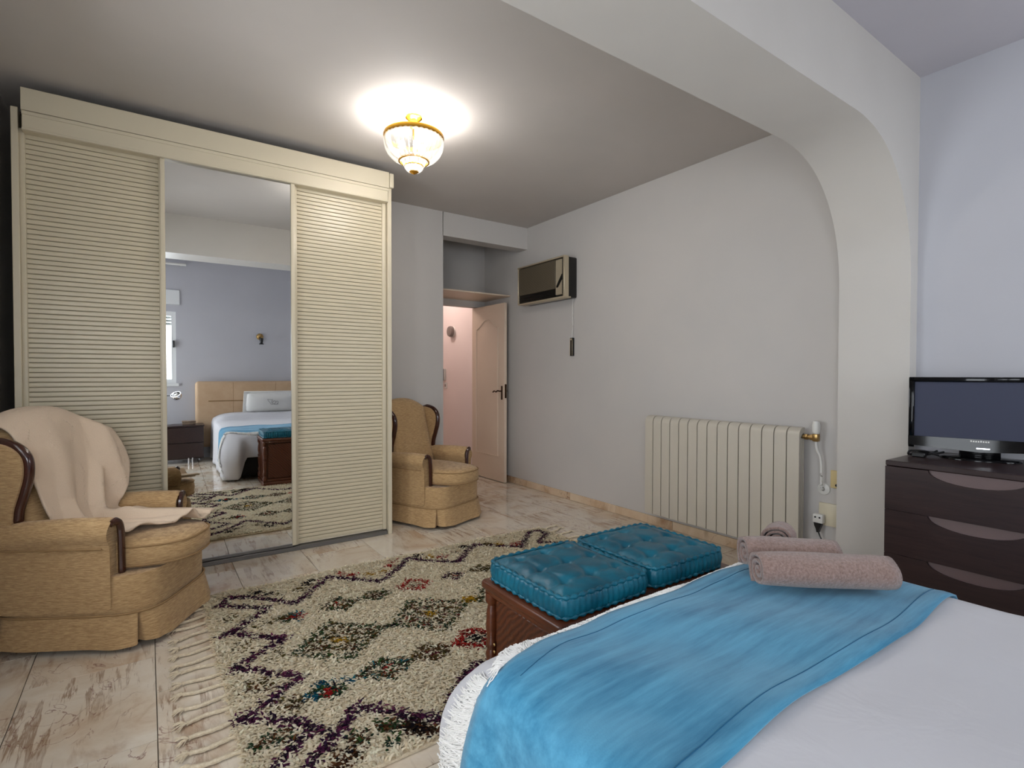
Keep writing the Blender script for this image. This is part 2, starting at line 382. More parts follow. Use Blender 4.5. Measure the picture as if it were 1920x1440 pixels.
prof += [(xp, -.02), (XR+.02, -.02), (XR+.02, ZC+.02)]
m.prism(prof, lambda a, b: (a, 1.085, b), lambda a, b: (a, 1.44, b))
struct(m.build('wall_arch', 'arch', sharp=.35), 'white beam and rounded pillar arch dividing the bedroom', 'arch')
def baseboard(name, x0, x1, y0, y1, axis, label):
    root = None; a = y0 if axis == 'y' else x0; end = y1 if axis == 'y' else x1; k = 0
    root = struct(MB().box(x0, x1, y0, y1, 0, .068).build(name, 'grout'), label, 'baseboard')
    while a < end-.01:
        b = min(a+.62, end)
        if axis == 'y': bb = (x0-.006 if x0 > 1 else x0, x1 if x0 > 1 else x1+.006, a+.0008, b-.0008)
        else: bb = (a+.0008, b-.0008, y0-.006, y1)
        c = ((bb[0]+bb[1])/2, (bb[2]+bb[3])/2, .035)
        me = MB().box(bb[0]-c[0], bb[1]-c[0], bb[2]-c[1], bb[3]-c[1], -.034, .036, .002, 1).mesh('skirting_piece')
        put('skirting_piece', me, 'skirting', root, c); a = b
baseboard('baseboard_right', XR-.008, XR, 1.45, 5.55, 'y', 'brown veined marble skirting along the radiator wall')
baseboard('baseboard_far', XL, 2.42, YF-.008, YF, 'x', 'marble skirting behind the far armchair')
baseboard('baseboard_left', XL, XL+.008, YN+.02, YF-.02, 'y', 'marble skirting behind the near armchair')

# windows
def wall_window(name, x0, x1, label):
    win = struct(MB().box(x0-.03, x1+.03, YB, YB+.02, wz0-.04, wz0).build(name, 'pvc'), label, 'window'); xm = (x0+x1)/2
    m = MB()
    for a in ((x0, x0+.055, wz0, wz1), (x1-.055, x1, wz0, wz1), (x0+.055, x1-.055, wz0, wz0+.06), (x0+.055, x1-.055, wz1-.06, wz1), (xm-.035, xm+.035, wz0+.06, wz1-.06)):
        m.box(a[0], a[1], YB-.08, YB-.01, a[2], a[3])
    m.build('window_frame', 'pvc', win)
    for p0, p1 in ((x0+.05, xm-.03), (xm+.03, x1-.05)): MB().box(p0, p1, YB-.052, YB-.046, wz0+.05, wz1-.05).build('pane', 'glass', win)
    for k in range(3): MB().box(x0+.05, x1-.05, YB-.105, YB-.092, wz1-.10-.045*k+.003, wz1-.06-.045*k, .004, 1).build('shutter_slat', 'shutter', win)
    MB().box(x1-.040, x1-.018, YB-.012, YB+.03, 1.60, 1.70, .005, 1).build('window_handle', 'black', win)
    MB().box(x0-.06, x1+.05, YB-.01, YB+.012, 2.21, 2.42, .004, 1).build('shutter_box', 'pvc', win)
wall_window('window_1', wx0, wx1, 'white framed window with roller shutter left of the headboard')
wall_window('added_window_2', vx0, vx1, 'added window with roller shutter right of the headboard, out of view')  # unseen, added so that daylight reaches the near face of the arch
win = struct(MB().box(XN-.10, XN-.03, -.85, -.05, .02, .06, .006, 1).build('window_3', 'pvc'), 'white framed balcony door in the left wall beside the bed', 'window')
m = MB()
for y0, y1, z0, z1 in ((-.85, -.78, .06, 2.17), (-.12, -.05, .06, 2.17), (-.78, -.12, 2.1, 2.17)): m.box(XN-.10, XN-.03, y0, y1, z0, z1)
m.build('window_frame', 'pvc', win)
MB().box(XN-.07, XN-.063, -.79, -.11, .05, 2.11).build('pane', 'glass', win)
MB().box(XN-.035, XN+.02, -.11, -.085, 1.0, 1.14, .005, 1).build('window_handle', 'black', win)
win = struct(MB().box(XL, XL+.02, 1.62, 2.88, .96, 1.0, .004, 1).build('added_window_4', 'pvc'), 'added window in the left wall in front of the near armchair, out of view', 'window')  # unseen, added as daylight fill for rug, floor and near armchair
m = MB()
for y0, y1, z0, z1 in ((1.65, 1.71, 1.0, 2.1), (2.79, 2.85, 1.0, 2.1), (1.71, 2.79, 1.0, 1.06), (1.71, 2.79, 2.04, 2.1), (2.215, 2.285, 1.06, 2.04)): m.box(XL-.09, XL-.02, y0, y1, z0, z1)
m.build('window_frame', 'pvc', win)
for y0, y1 in ((1.70, 2.22), (2.28, 2.80)): MB().box(XL-.06, XL-.054, y0, y1, 1.05, 2.05).build('pane', 'glass', win)
t = thing('curtain_rail', 'white curtain rail high on the wall above the window, seen in the mirror', 'curtain rail', (-.1, YB+.05, 2.76))
MB().tube([(-1.3, YB+.07, 2.78), (.34, YB+.07, 2.78)], .018, 10).build('rail', 'white_pl', t)
for x in (-1.2, .28): MB().box(x-.012, x+.012, YB, YB+.07, 2.768, 2.792, .003, 1).build('bracket', 'white_pl', t)

# bedroom door, swung open against the right wall
hx, hy = 3.352, 5.645; fx, fy = 3.372, 4.955
dl = math.hypot(fx-hx, fy-hy); ang = math.atan2(fy-hy, fx-hx)
door = struct(MB().box(0, dl, -.018, .018, .006, 2.072, .003, 1).build('door_1', 'door'), 'cream panelled door standing open beside the armchair', 'door')
door.location = (hx, hy, 0); door.rotation_euler = (0, 0, ang)
def ogee(x0, x1, z0, zs, zt, side):
    pts = [(x0, z0), (x1, z0), (x1, zs)]
    for k in range(1, 24):
        t = k/24; x = x1+(x0-x1)*t; b = 1-abs(2*t-1); pts.append((x, zs+(zt-zs)*(.5-.5*math.cos(PI*min(1, b*1.05)))))
    pts.append((x0, zs)); return [(x, side*.019, z) for x, z in pts]
for side in (-1, 1):
    MB().tube(ogee(.10, dl-.13, .30, 1.80, 1.90, side), .0085, 6, closed=True, up=Vector((0, 1, 0))).build('panel_moulding', 'door', door, world=False)
    m = MB().box(dl-.065, dl-.035, side*.018-.004, side*.018+.004, .96, 1.12, .006, 2)
    m.tube(smoothpath([(dl-.05, side*.02, 1.06), (dl-.05, side*.055, 1.06), (dl-.075, side*.06, 1.065), (dl-.11, side*.058, 1.05), (dl-.15, side*.056, 1.06), (dl-.175, side*.056, 1.045)], 5), .008, 8)
    m.build('door_handle', 'bronze', door, world=False)
MB().box(dl-.002, dl+.003, -.012, .012, .98, 1.14, .001, 1).build('lock_plate', 'bronze', door, world=False)

# ------------------------------------------------------------------ wardrobe
W = thing('sliding_wardrobe', 'tall cream sliding wardrobe with two louvred doors and a mirror door', 'wardrobe', (.5, 4.2, 0))
MB().box(-.592, -.562, 3.89, 4.66, 0, 2.70, .002, 1).build('side_panel', 'cream', W)
MB().box(1.540, 1.572, 3.89, 4.66, 0, 2.69, .002, 1).build('side_panel', 'cream', W)
MB().box(-.548, 1.545, 3.868, 3.886, 2.684, 2.806, .002, 1).build('fascia', 'cream', W)
MB().box(1.549, 1.582, 3.862, 4.3, 2.69, 2.800, .006, 2).build('fascia_return', 'cream', W)
m = MB().box(-.545, 1.538, 3.870, 3.955, 2.575, 2.682, .004, 1)
m.box(-.545, 1.538, 3.866, 3.872, 2.577, 2.590, .002, 1); m.box(-.545, 1.538, 3.866, 3.872, 2.660, 2.681, .002, 1)
m.build('header_track', 'cream', W)
m = MB().box(-.56, 1.54, 4.6, 4.655, .02, 2.7); m.box(-.56, 1.54, 3.95, 4.6, 2.684, 2.70)
m.build('carcass', 'dark_in', W)
MB().box(-.555, 1.535, 3.895, 3.99, .0, .03, .003, 1).build('bottom_track', 'steel', W)
def louvre_door(x0, x1, s0, s1):
    d = MB().box(x0, x1, 3.945, 3.962, .034, 2.60).build('sliding_door', 'groove', W)
    for a, b in ((x0, x0+s0), (x1-s1, x1)):
        m = MB().box(a, b, 3.915, 3.966, .034, 2.60, .005, 2); m.build('stile', 'cream', d)
    n = 92; pz = (2.58-.044)/n; wd = (x1-s1)-(x0+s0)
    prof = [(0, .001), (-.010, .0012), (-.0125, pz*.16), (-.013, pz*.5), (-.0125, pz*.82), (-.010, pz*.93), (0, pz*.93)]
    m = MB(); m.prism(prof, lambda a, b: (-wd/2, a, b), lambda a, b: (wd/2, a, b)); me = m.mesh('slat', sharp=.5)
    for k in range(n): put('slat', me, 'louver', d, ((x0+s0+x1-s1)/2-W.location.x, 3.946-W.location.y, .044+pz*k))
    MB().box(x0+s0, x1-s1, 3.93, 3.96, .034, .046).build('bottom_rail', 'cream', d)
louvre_door(-.563, .10, .024, .03)
louvre_door(.85, 1.537, .03, .03)
a_, b_ = math.radians(-.786), math.radians(-.159)
n_ = Vector((math.sin(a_), -math.cos(a_)*math.cos(b_), math.sin(b_))).normalized()
ex = Vector((0, 0, 1)).cross(-n_).normalized()*-1
ex = Vector((n_.y*-1, n_.x, 0)).normalized(); ez = ex.cross(-n_).normalized()
if ez.z < 0: ez = -ez
R3 = Matrix((ex, -n_, ez)).transposed().to_4x4(); R3 = Matrix.Translation(Vector((.5, 3.90, 1.0))) @ R3
d = MB().box(-.418, .358, .006, .02, -.955, 1.585, mat=R3).build('sliding_door', 'cream', W)
MB().box(-.402, .336, 0, .005, -.948, 1.58, mat=R3).build('mirror_pane', 'mirror', d, 'tall mirror pane')
for a, b in ((-.423, -.398), (.332, .360)): MB().box(a, b, -.012, .02, -.958, 1.585, .004, 2, mat=R3).build('stile', 'cream', d)
MB().box(-.40, .335, -.006, .018, -.966, -.947, .002, 1, mat=R3).build('bottom_rail', 'steel', d)

# ------------------------------------------------------------------ armchairs
def make_chair(name, label, loc, rotz, group):
    t = thing(name, label, 'armchair', loc, rotz, group); B = lambda m, n, mt, p=None, sharp=.7: m.build(n, mt, p or t, world=False, sharp=sharp)
    K = 72
    B(MB().loft([superring(.31*s, .385*s, .31*s, 4.6, K, z) for s, z in ((.97, .10), (1., .16), (1., .30), (.985, .335))]), 'base', 'tweed')
    ring = superring(.314, .39, .314, 4.6, K, .165); ring2 = superring(.317, .393, .317, 4.6, K, .165)
    B(MB().tube(ring2, .005, 6, closed=True), 'piping', 'piping')
    rows = []                               # flared skirt with pleats at the corners
    KS = 288
    for q in range(7):
        f = q/6; z = .163-.138*f; row = []
        base = superring(.316+.022*f, .392+.03*f, .316+.022*f, 4.6, KS, z)
        for i, p in enumerate(base):
            th = 2*PI*i/KS; dpl = 0
            for c in (.83, PI-.83, PI+.74, 2*PI-.74):
                dd = abs((th-c+PI) % (2*PI)-PI); dpl = max(dpl, math.exp(-(dd/(.010+.05*f))**2))
            wob = .004*f*math.sin(th*9+1)+.003*f*math.sin(th*17)
            sc = 1-.10*dpl*(.25+.75*f)+wob/.33; row.append(Vector((p.x*sc, p.y*sc, z+.006*f*math.sin(th*5))))
        rows.append(row)
    inner = [[Vector((p.x*.975, p.y*.975, p.z)) for p in r_] for r_ in reversed(rows)]
    B(MB().loft(rows+inner, False, False), 'skirt', 'tweed')
    for sx in (-1, 1):
        for sy in (-.28, .26): B(MB().lathe([(.0, 0), (.018, 0), (.024, .1), (.0, .1)], (sx*.23, sy, 0), 12), 'foot', 'maho')
    # seat cushion
    rings = []
    for f, z in ((.80, .338), (.95, .342), (1., .362), (1.012, .40), (1., .438), (.955, .458), (.80, .468), (.45, .476), (.05, .479)):
        rings.append(superring(.243*f, .475*f+.0, .17*f, 2.9, K, z, 0, 0))
    cu_ = B(MB().loft(rings), 'seat_cushion', 'tweed', sharp=1.2)
    for z in (.444, .356): B(MB().tube(superring(.2425, .474, .17, 2.9, K, z), .005, 6, closed=True), 'piping', 'piping', cu_)
    # arms
    for s in (-1, 1):
        pts = [(s*.238, .18), (s*.238, .485)]
        for k in range(15):
            a = math.radians(205-250*k/14); pts.append((s*(.278+.062*math.cos(a)*1.0), .535+.064*math.sin(a)))
        pts += [(s*.319, .47), (s*.314, .30), (s*.313, .18)]
        rows = []
        for y, sc, dz in ((-.215, .80, -.006), (-.230, .93, -.002), (-.207, 1, 0), (-.05, 1, .0), (.12, .98, -.006), (.27, .95, -.014)):
            rows.append([Vector((s*.278+(x-s*.278)*sc, y, .45+(z-.45)*sc+dz)) for x, z in pts])
        ar = B(MB().loft(rows), 'armrest', 'tweed', sharp=1.0)
        path = smoothpath([(s*.305, -.228, .568), (s*.282, -.234, .583), (s*.258, -.237, .565), (s*.247, -.237, .52), (s*.244, -.237, .43), (s*.243, -.237, .335)], 6)
        B(MB().tube(path, [.010]*3+[.017]*(len(path)-3), 8, sq=.8, up=Vector((0, 1, 0))), 'arm_facing', 'maho', ar)
        B(MB().tube([(s*.327, y, .47) for y in (-.205, -.1, .1, .26)], .004, 6), 'piping', 'piping', ar)
    # backrest
    rows = []; NU, NV = 25, 25
    def backpt(u, v, side):
        x = .245*u*(1+.03*v); top = 1.035-.085*abs(u)**2.4; z = .40+(top-.40)*(v*.5+.5)
        yc = .165+.17*((z-.40)/.63); e = max(0, 1-max(abs(u)**7, abs(v)**9)); th = .068*math.sqrt(e)
        tuft = sum(.018*math.exp(-((x-cx)**2+(z-cz)**2)/.0012) for cx, cz in ((-.1, .66), (.0, .66), (.1, .66))) if side < 0 else 0
        return Vector((x, yc+side*th*(1.15 if side < 0 else .8)+tuft*e, z))
    U = [math.sin(PI/2*(-1+2*i/(NU-1))) for i in range(NU)]; Vv = [math.sin(PI/2*(-1+2*j/(NV-1))) for j in range(NV)]
    m = MB(); m.grid([[backpt(u, v, -1) for v in Vv] for u in U]); m.grid([[backpt(u, v, 1) for v in Vv] for u in U])
    bmesh.ops.remove_doubles(m.bm, verts=m.bm.verts[:], dist=.0005)
    B(m, 'backrest', 'tweed', sharp=1.3)
    # wings
    for s in (-1, 1):
        front = smoothpath([(.30, 1.0), (.215, .992), (.135, .962), (.095, .90), (.097, .82), (.125, .72), (.15, .64), (.155, .57)], 5) if False else None
        P2 = smoothpath([(0, .325, .945), (0, .255, .945), (0, .185, .925), (0, .140, .875), (0, .135, .80), (0, .155, .72), (0, .180, .64), (0, .187, .57)], 6)
        poly = [(p.y, p.z) for p in P2]+[(.26, .50), (.31, .60), (.375, .90)]
        m = MB(); xin = lambda y, z: s*(.236+.02*(z-.5)); xo = lambda y, z: s*(.300+.03*(z-.5)-.06*max(0, y-.2))
        m.prism(poly, lambda a, b: (xin(a, b), a, b), lambda a, b: (xo(a, b), a, b))
        wing = B(m, 'wing', 'tweed')
        path = [Vector((s*(.270+.025*(p.z-.5)), p.y-.004, p.z)) for p in P2]
        k = len(path); rad = [.006+.016*min(1, i/5, (k-1-i)/3+.4) for i in range(k)]
        B(MB().tube(path, rad, 10, sq=1.0, up=Vector((1, 0, 0))), 'wing_trim', 'maho', wing)
    return t
make_chair('armchair', 'beige tweed wing armchair in the corner between wardrobe and open door', (2.03, 4.192, 0), math.radians(23), 'beige wing armchairs')
LC = make_chair('armchair', 'beige tweed wing armchair with a pale blanket, left of the rug', (-.185, 3.325, 0), math.radians(60), 'beige wing armchairs')
# blanket over the near chair (built in the chair's frame)
def sst(v): v = max(0., min(1., v)); return v*v*(3-2*v)
path = smoothpath([(0, .405, .74), (0, .415, .92), (0, .395, 1.045), (0, .325, 1.078), (0, .245, 1.045), (0, .190, .93), (0, .150, .78), (0, .112, .62), (0, .065, .525), (0, -.02, .500), (0, -.16, .498), (0, -.32, .492), (0, -.43, .478)], 9)
NVb = len(path); NUb = 64; rows = []
for i in range(NUb):
    u = i/(NUb-1); row = []
    for j in range(NVb):
        v = j/(NVb-1); vmax = .86+.14*sst(u*1.2); vv = v*vmax
        q = vv*(NVb-1); k = min(int(q), NVb-2); p = path[k].lerp(path[k+1], q-k); tg = path[k+1]-path[k]
        nr = Vector((0, tg.z, -tg.y)).normalized()
        if vv < .1: nr = Vector((0, 1, 0))
        elif nr.z < -.2 or (nr.z < .2 and nr.y > 0 and vv > .3): nr = -nr
        xl = -.238+.03*sst((vv-.45)*4)+.10*sst((vv-.7)*3.5); xr = .235+.09*sst((vv-.24)*5)-.112*sst((vv-.46)*6)+.012*sst((vv-.8)*5)
        x = xl+(xr-xl)*u; z = p.z; y = p.y
        z -= .075*min(1.05, abs(x)/.25)**2.4*sst((z-.55)/.42)
        bell = sst((p.z-.52)/.08)*sst((1.075-p.z)/.05)
        if vv > .3: y -= .085*sst((x-.15)/.10)*bell
        am = sst((vv-.30)*4)
        fold = am*(.014*math.sin(u*15+vv*6)+.034*math.exp(-((u-.66-.10*math.sin(vv*5))/.055)**2)*sst((vv-.40)*5)+.022*math.exp(-((u-.30-.35*(vv-.5))/.05)**2)*sst((vv-.5)*5)+.016*math.exp(-((u-.88)/.05)**2)*sst((vv-.55)*5))
        if vv > .66: fold += .016*math.exp(-((vv-.84+.08*u)/.028)**2)*sst((u-.35)*4)
        fold = max(fold, -.003)+.005*vnoise(u*5, vv*9)
        e = sst((vv-.93)/.07)*.010*math.sin(u*26)
        row.append(Vector((x+.012*math.sin(vv*14)*(1-u)*am, y+nr.y*fold, z+nr.z*fold+max(0, e))))
    rows.append(row)
m = MB(); m.grid(rows); me = m.mesh('blanket', sharp=2.5)
uv = me.uv_layers.new(name='UVMap')
for lp in me.loops:
    uv.data[lp.index].uv = ((lp.vertex_index // NVb)/(NUb-1)*.5, (lp.vertex_index % NVb)/(NVb-1)*1.0)
bl = put('blanket', me, 'blanket'); bl.location = LC.location; bl.rotation_euler = LC.rotation_euler
sm = bl.modifiers.new('thickness', 'SOLIDIFY'); sm.thickness = .010; sm.offset = 1
tag(bl, 'rose beige cotton blanket draped over the near armchair', 'blanket')

# ------------------------------------------------------------------ ceiling lamp
lx, ly = 1.392, 3.075
t = thing('ceiling_lamp', 'crystal bowl ceiling lamp with brass rim, lit', 'lamp', (lx, ly, ZC))
c = (lx, ly, 0)
MB().lathe([(.0, 2.867), (.052, 2.867), (.053, 2.858), (.040, 2.848), (.022, 2.842), (.018, 2.815), (.026, 2.80), (.014, 2.79), (.010, 2.76), (.010, 2.72), (0, 2.72)], c, 32).build('canopy', 'gilt', t)
MB().lathe([(.176, 2.752), (.186, 2.754), (.189, 2.745), (.187, 2.730), (.180, 2.724), (.173, 2.728), (.173, 2.748), (.176, 2.752)], c, 64).build('rim', 'gilt', t)
def strip(prof, wd, th):
    m = MB(); k = len(prof); rows = []
    for i, (r, z) in enumerate(prof):
        ww = wd[i]/2; rows.append([Vector((r+th, -ww, z)), Vector((r+th*1.9, 0, z)), Vector((r+th, ww, z)), Vector((r, ww, z)), Vector((r, -ww, z))])
    m.loft(rows); return m.mesh('crystal', sharp=.4)
pr = [(.178-.012*0, 2.735), (.179, 2.70), (.172, 2.665), (.155, 2.632), (.128, 2.606), (.098, 2.590)]
me = strip([(r, z) for r, z in pr], [2*PI*r/36*.80 for r, z in pr], .004)
def ringof(me, n, ph=0):
    for k in range(n):
        o = put('crystal', me, 'crystal', t, (0, 0, -ZC)); o.rotation_euler = (0, 0, 2*PI*(k+ph)/n)
ringof(me, 36)
MB().lathe([(.090, 2.600), (.096, 2.600), (.098, 2.592), (.096, 2.585), (.088, 2.586), (.090, 2.600)], c, 40).build('lower_ring', 'gilt', t)
pr = [(.072, 2.618), (.070, 2.596), (.060, 2.575), (.056, 2.560)]
me = strip(pr, [2*PI*r/18*.8 for r, z in pr], .004); ringof(me, 18, .3)
MB().lathe([(.054, 2.566), (.060, 2.566), (.061, 2.560), (.058, 2.556), (.052, 2.558), (.054, 2.566)], c, 32).build('lower_ring', 'gilt', t)
pr = [(.054, 2.560), (.050, 2.545), (.036, 2.530), (.026, 2.524)]
me = strip(pr, [2*PI*r/14*.8 for r, z in pr], .004); ringof(me, 14)
MB().lathe([(0, 2.530), (.030, 2.530), (.030, 2.524), (.018, 2.516), (.007, 2.512), (.0, 2.508)], c, 20).build('end_cap', 'gilt', t)
for k in range(3):
    a = 2*PI*k/3+.4; p = (lx+.075*math.cos(a), ly+.075*math.sin(a))
    MB().lathe([(0, 2.672), (.014, 2.674), (.022, 2.69), (.020, 2.708), (.012, 2.72), (0, 2.722)], (p[0], p[1], 0), 16).build('bulb', 'bulb', t)
def lamp_light(x, y, z, watt, rad):
    l = bpy.data.lights.new('lamp_light', 'POINT'); l.energy = watt; l.color = (1, .975, .945); l.shadow_soft_size = rad
    o = bpy.data.objects.new('lamp_light', l); COL.objects.link(o); o.location = (x, y, z)
for k in range(3): lamp_light(lx+.12*math.cos(2*PI*k/3+1.4), ly+.12*math.sin(2*PI*k/3+1.4), 2.738, LAMP_UP, .03)
lamp_light(lx, ly, 2.635, LAMP_DOWN, .10)

# ------------------------------------------------------------------ air conditioner, remote
X0 = 3.295; t = thing('air_conditioner', 'old brown wall air conditioner with a champagne control panel', 'air conditioner', (XR, 4.22, 2.0))
MB().box(X0+.02, XR-.001, 3.85, 4.60, 2.0, 2.395, .012, 2).build('body', 'ac_blk', t)
m = MB().box(X0-.008, X0+.055, 3.838, 4.612, 2.385, 2.400, .004, 1); m.box(X0-.004, X0+.055, 3.838, 3.862, 2.0, 2.39, .004, 1); m.box(X0-.004, X0+.05, 4.598, 4.612, 2.0, 2.39, .004, 1)
m.box(X0, X0+.09, 3.845, 4.60, 1.994, 2.012, .006, 2); m.build('casing_frame', 'ac_sil', t)
MB().box(X0+.004, X0+.03, 3.985, 4.598, 2.095, 2.378, .004, 1).build('front_grille', 'grille', t)
MB().box(X0+.012, X0+.05, 3.985, 4.598, 2.012, 2.095, .003, 1).build('air_outlet', 'ac_blk', t)
for k in range(2): MB().box(X0+.004, X0+.02, 3.99, 4.595, 2.032+.03*k, 2.038+.03*k, .002, 1).build('outlet_vane', 'ac_blk', t)
cp = MB().box(X0+.002, X0+.03, 3.874, 3.978, 2.03, 2.372, .003, 1).build('control_panel', 'ac_sil', t)
m = MB(); m.prism([(3.862, 2.225), (3.884, 2.225), (3.966, 2.115), (3.966, 2.100), (3.940, 2.100), (3.862, 2.19)], lambda a, b: (X0, a, b), lambda a, b: (X0+.006, a, b)); m.build('black_stripe', 'ac_blk', cp)
MB().box(X0-.002, X0+.004, 3.862, 3.874, 2.03, 2.372).build('panel_edge', 'ac_blk', cp)
t = thing('remote_control', 'slim dark remote hanging on a white cord below the air conditioner', 'remote control', (XR-.01, 3.9, 1.43))
MB().tube(smoothpath([(XR-.014, 3.893, 2.0), (XR-.012, 3.897, 1.85), (XR-.012, 3.895, 1.72), (XR-.012, 3.903, 1.66), (XR-.012, 3.905, 1.615)], 5), .0032, 6).build('cord', 'white_pl', t)
MB().box(XR-.026, XR-.002, 3.884, 3.926, 1.435, 1.615, .004, 2).build('body', 'ac_blk', t)
m = MB()
for y in (3.887, 3.918): m.box(XR-.029, XR-.024, y, y+.006, 1.44, 1.61, .001, 1)
m.box(XR-.029, XR-.024, 3.887, 3.924, 1.59, 1.608, .001, 1); m.build('casing_strip', 'ac_sil', t)

# ------------------------------------------------------------------ radiator
t = thing('radiator', 'cream aluminium panel radiator of fifteen sections on the right wall', 'radiator', (3.40, 2.27, .115))
pz0, pz1, xf, xb = .118, .918, 3.352, 3.440; sw = .0828
prof = [(xf, pz0+.004), (xf, pz1-.05), (xf+.006, pz1-.026), (xf+.02, pz1-.010), (xf+.04, pz1-.002), (xb-.02, pz1), (xb-.018, pz1-.03), (xf+.05, pz1-.035), (xf+.022, pz1-.06), (xf+.010, pz1-.08), (xf+.010, pz0+.004)]
m = MB(); m.prism(prof, lambda a, b: (a-3.40, -sw/2+.0034, b-.115), lambda a, b: (a-3.40, sw/2-.0034, b-.115))
for xx in (3.378, 3.400, 3.422): m.box(xx-3.40-.006, xx-3.40+.006, -sw/2+.008, sw/2-.008, .02, .76, .002, 1)
m.box(-.03, .034, -.006, .006, .03, .75)
sec = m.mesh('section', sharp=.6)
for k in range(15): put('section', sec, 'rad', t, (0, 1.649+sw*(k+.5)-2.27, 0))
m = MB()
for z in (.16, .865): m.tube([(3.402, 1.652, z), (3.402, 2.888, z)], .017, 10)
m.build('header_pipe', 'rad_gap', t)
for y in (1.9, 2.65): MB().box(3.43, XR-.002, y-.02, y+.02, .80, .86, .004, 1).build('wall_bracket', 'rad', t)
m = MB().tube([(3.40, 1.655, .862), (3.40, 1.575, .862)], .013, 12); m.tube([(3.40, 1.640, .862), (3.40, 1.622, .862)], .019, 6); m.tube([(3.40, 1.605, .862), (3.40, 1.588, .862)], .020, 6); m.box(3.383, 3.42, 1.558, 1.590, .838, .886, .005, 2)
m.build('valve', 'brass', t)
MB().lathe([(.0, .886), (.017, .886), (.024, .90), (.024, .94), (.018, .965), (0, .967)], (3.402, 1.574, 0), 20).build('valve_knob', 'white_pl', t)
MB().tube(smoothpath([(3.402, 1.574, .84), (3.405, 1.570, .79), (3.42, 1.556, .74), (3.425, 1.552, .66), (3.425, 1.552, .57), (3.428, 1.552, .545), (3.46, 1.552, .540)], 5), .0085, 10).build('supply_pipe', 'white_pl', t)
MB().lathe([(.012, 0), (.038, 0), (.036, .008), (.022, .014), (.012, .016), (.012, 0)], (0, 0, 0), 24, mat=Matrix.Translation((XR-.002, 1.552, .54)) @ Matrix.Rotation(-PI/2, 4, 'Y')).build('pipe_rosette', 'white_pl', t)

# wall plate, socket, plug, cords by the pillar
t = thing('wall_plate', 'yellowed blank plate on the wall beside the pillar', 'wall plate', (XR, 1.48, .6))
MB().box(XR-.012, XR, 1.452, 1.512, .555, .665, .004, 2).build('plate', 'amber_pl', t)
MB().lathe([(0, 0), (.008, 0), (.008, .004), (0, .004)], (0, 0, 0), 12, mat=Matrix.Translation((XR-.012, 1.475, .575)) @ Matrix.Rotation(-PI/2, 4, 'Y')).build('screw', 'black', t)
t = thing('wall_socket', 'pale marbled wall socket with a white adapter near the pillar', 'socket', (XR, 1.50, .38))
MB().box(XR-.018, XR, 1.452, 1.575, .315, .455, .004, 2).build('back_plate', 'cream_pl', t)
ad = MB().box(XR-.055, XR-.018, 1.535, 1.595, .330, .385, .006, 2).build('adapter', 'white_pl', t)
for y in (1.552, 1.578): MB().lathe([(0, 0), (.0055, 0), (.0055, .002), (0, .002)], (0, 0, 0), 10, mat=Matrix.Translation((XR-.055, y, .366)) @ Matrix.Rotation(-PI/2, 4, 'Y')).build('socket_hole', 'black', ad)
t = thing('power_cord', 'black power cord with plug running from the wall socket to the dresser', 'cord', (XR-.04, 1.56, .3))
MB().prism([(1.543, .333), (1.589, .333), (1.585, .312), (1.575, .29), (1.572, .272), (1.560, .272), (1.557, .29), (1.547, .312)], lambda a, b: (XR-.052, a, b), lambda a, b: (XR-.026, a, b)).build('plug', 'black', t)
MB().tube(smoothpath([(XR-.04, 1.566, .275), (3.42, 1.545, .235), (3.39, 1.485, .192), (3.345, 1.42, .186), (3.33, 1.37, .20), (3.31, 1.30, .208), (3.28, 1.22, .214), (3.2, 1.14, .28), (3.05, 1.055, .36), (2.97, 1.036, .405), (2.985, 1.032, .41)], 6), .0042, 6).build('cable', 'black', t)
t = thing('white_cable', 'thin white cable hanging down beside the pillar', 'cable', (XR-.012, 1.46, 0))
MB().tube(smoothpath([(XR-.01, 1.458, .565), (XR-.012, 1.462, .48), (XR-.014, 1.466, .36), (XR-.02, 1.456, .28), (3.41, 1.455, .21), (3.355, 1.44, .10), (3.345, 1.32, .03), (3.33, 1.2, .006)], 6), .0048, 6).build('cable', 'white_pl', t)

# ------------------------------------------------------------------ dresser, television
DX, DY0, DY1, DZ = 2.90, .315, 1.026, .844
t = thing('dresser', 'dark wenge chest of drawers with crescent finger grips under the television', 'dresser', (3.16, .67, 0))
MB().box(DX+.004, 3.455, DY0, DY1, .819, DZ, .003, 1).build('top_board', 'wenge', t)
m = MB()
for a in (DY0, DY1-.02): m.box(DX+.022, 3.45, a, a+.02, 0, .819)
m.box(3.43, 3.45, DY0, DY1, .0, .819); m.box(DX+.03, 3.45, DY0+.02, DY1-.02, 0, .06)
m.build('carcass', 'wenge', t)
zt = .8165; cy = .693; hwid = .165; dz = .2055
for k in range(4):
    z1 = zt-.2075*k; z0 = z1-dz
    if k == 3: z0 = max(z0, .012)
    yA, yB = DY0+.001, DY1-.001
    arc = [(cy+hwid*math.cos(PI*i/20), z1-.052*math.sin(PI*i/20)**1.0*1.0) for i in range(21)]
    poly = [(yA, z0), (yB, z0), (yB, z1)]+arc+[(yA, z1)]
    m = MB(); m.prism(poly, lambda a, b: (DX, a, b), lambda a, b: (DX+.022, a, b)); dr = m.build('drawer', 'wenge', t)
    rec = [(cy+(hwid+.006)*math.cos(PI*i/20), z1-.058*math.sin(PI*i/20)) for i in range(21)]
    m = MB(); m.prism([(y, min(z, z1)) for y, z in rec], lambda a, b: (DX+.016+(z1-b)*-.15, a, b), lambda a, b: (DX+.03, a, b)); m.build('grip_recess', 'wenge_lit', dr)
tvc = Vector((3.275, .768, 0)); dv = Vector((.11, -.42, 0)).normalized(); tang = math.atan2(dv.y, dv.x)
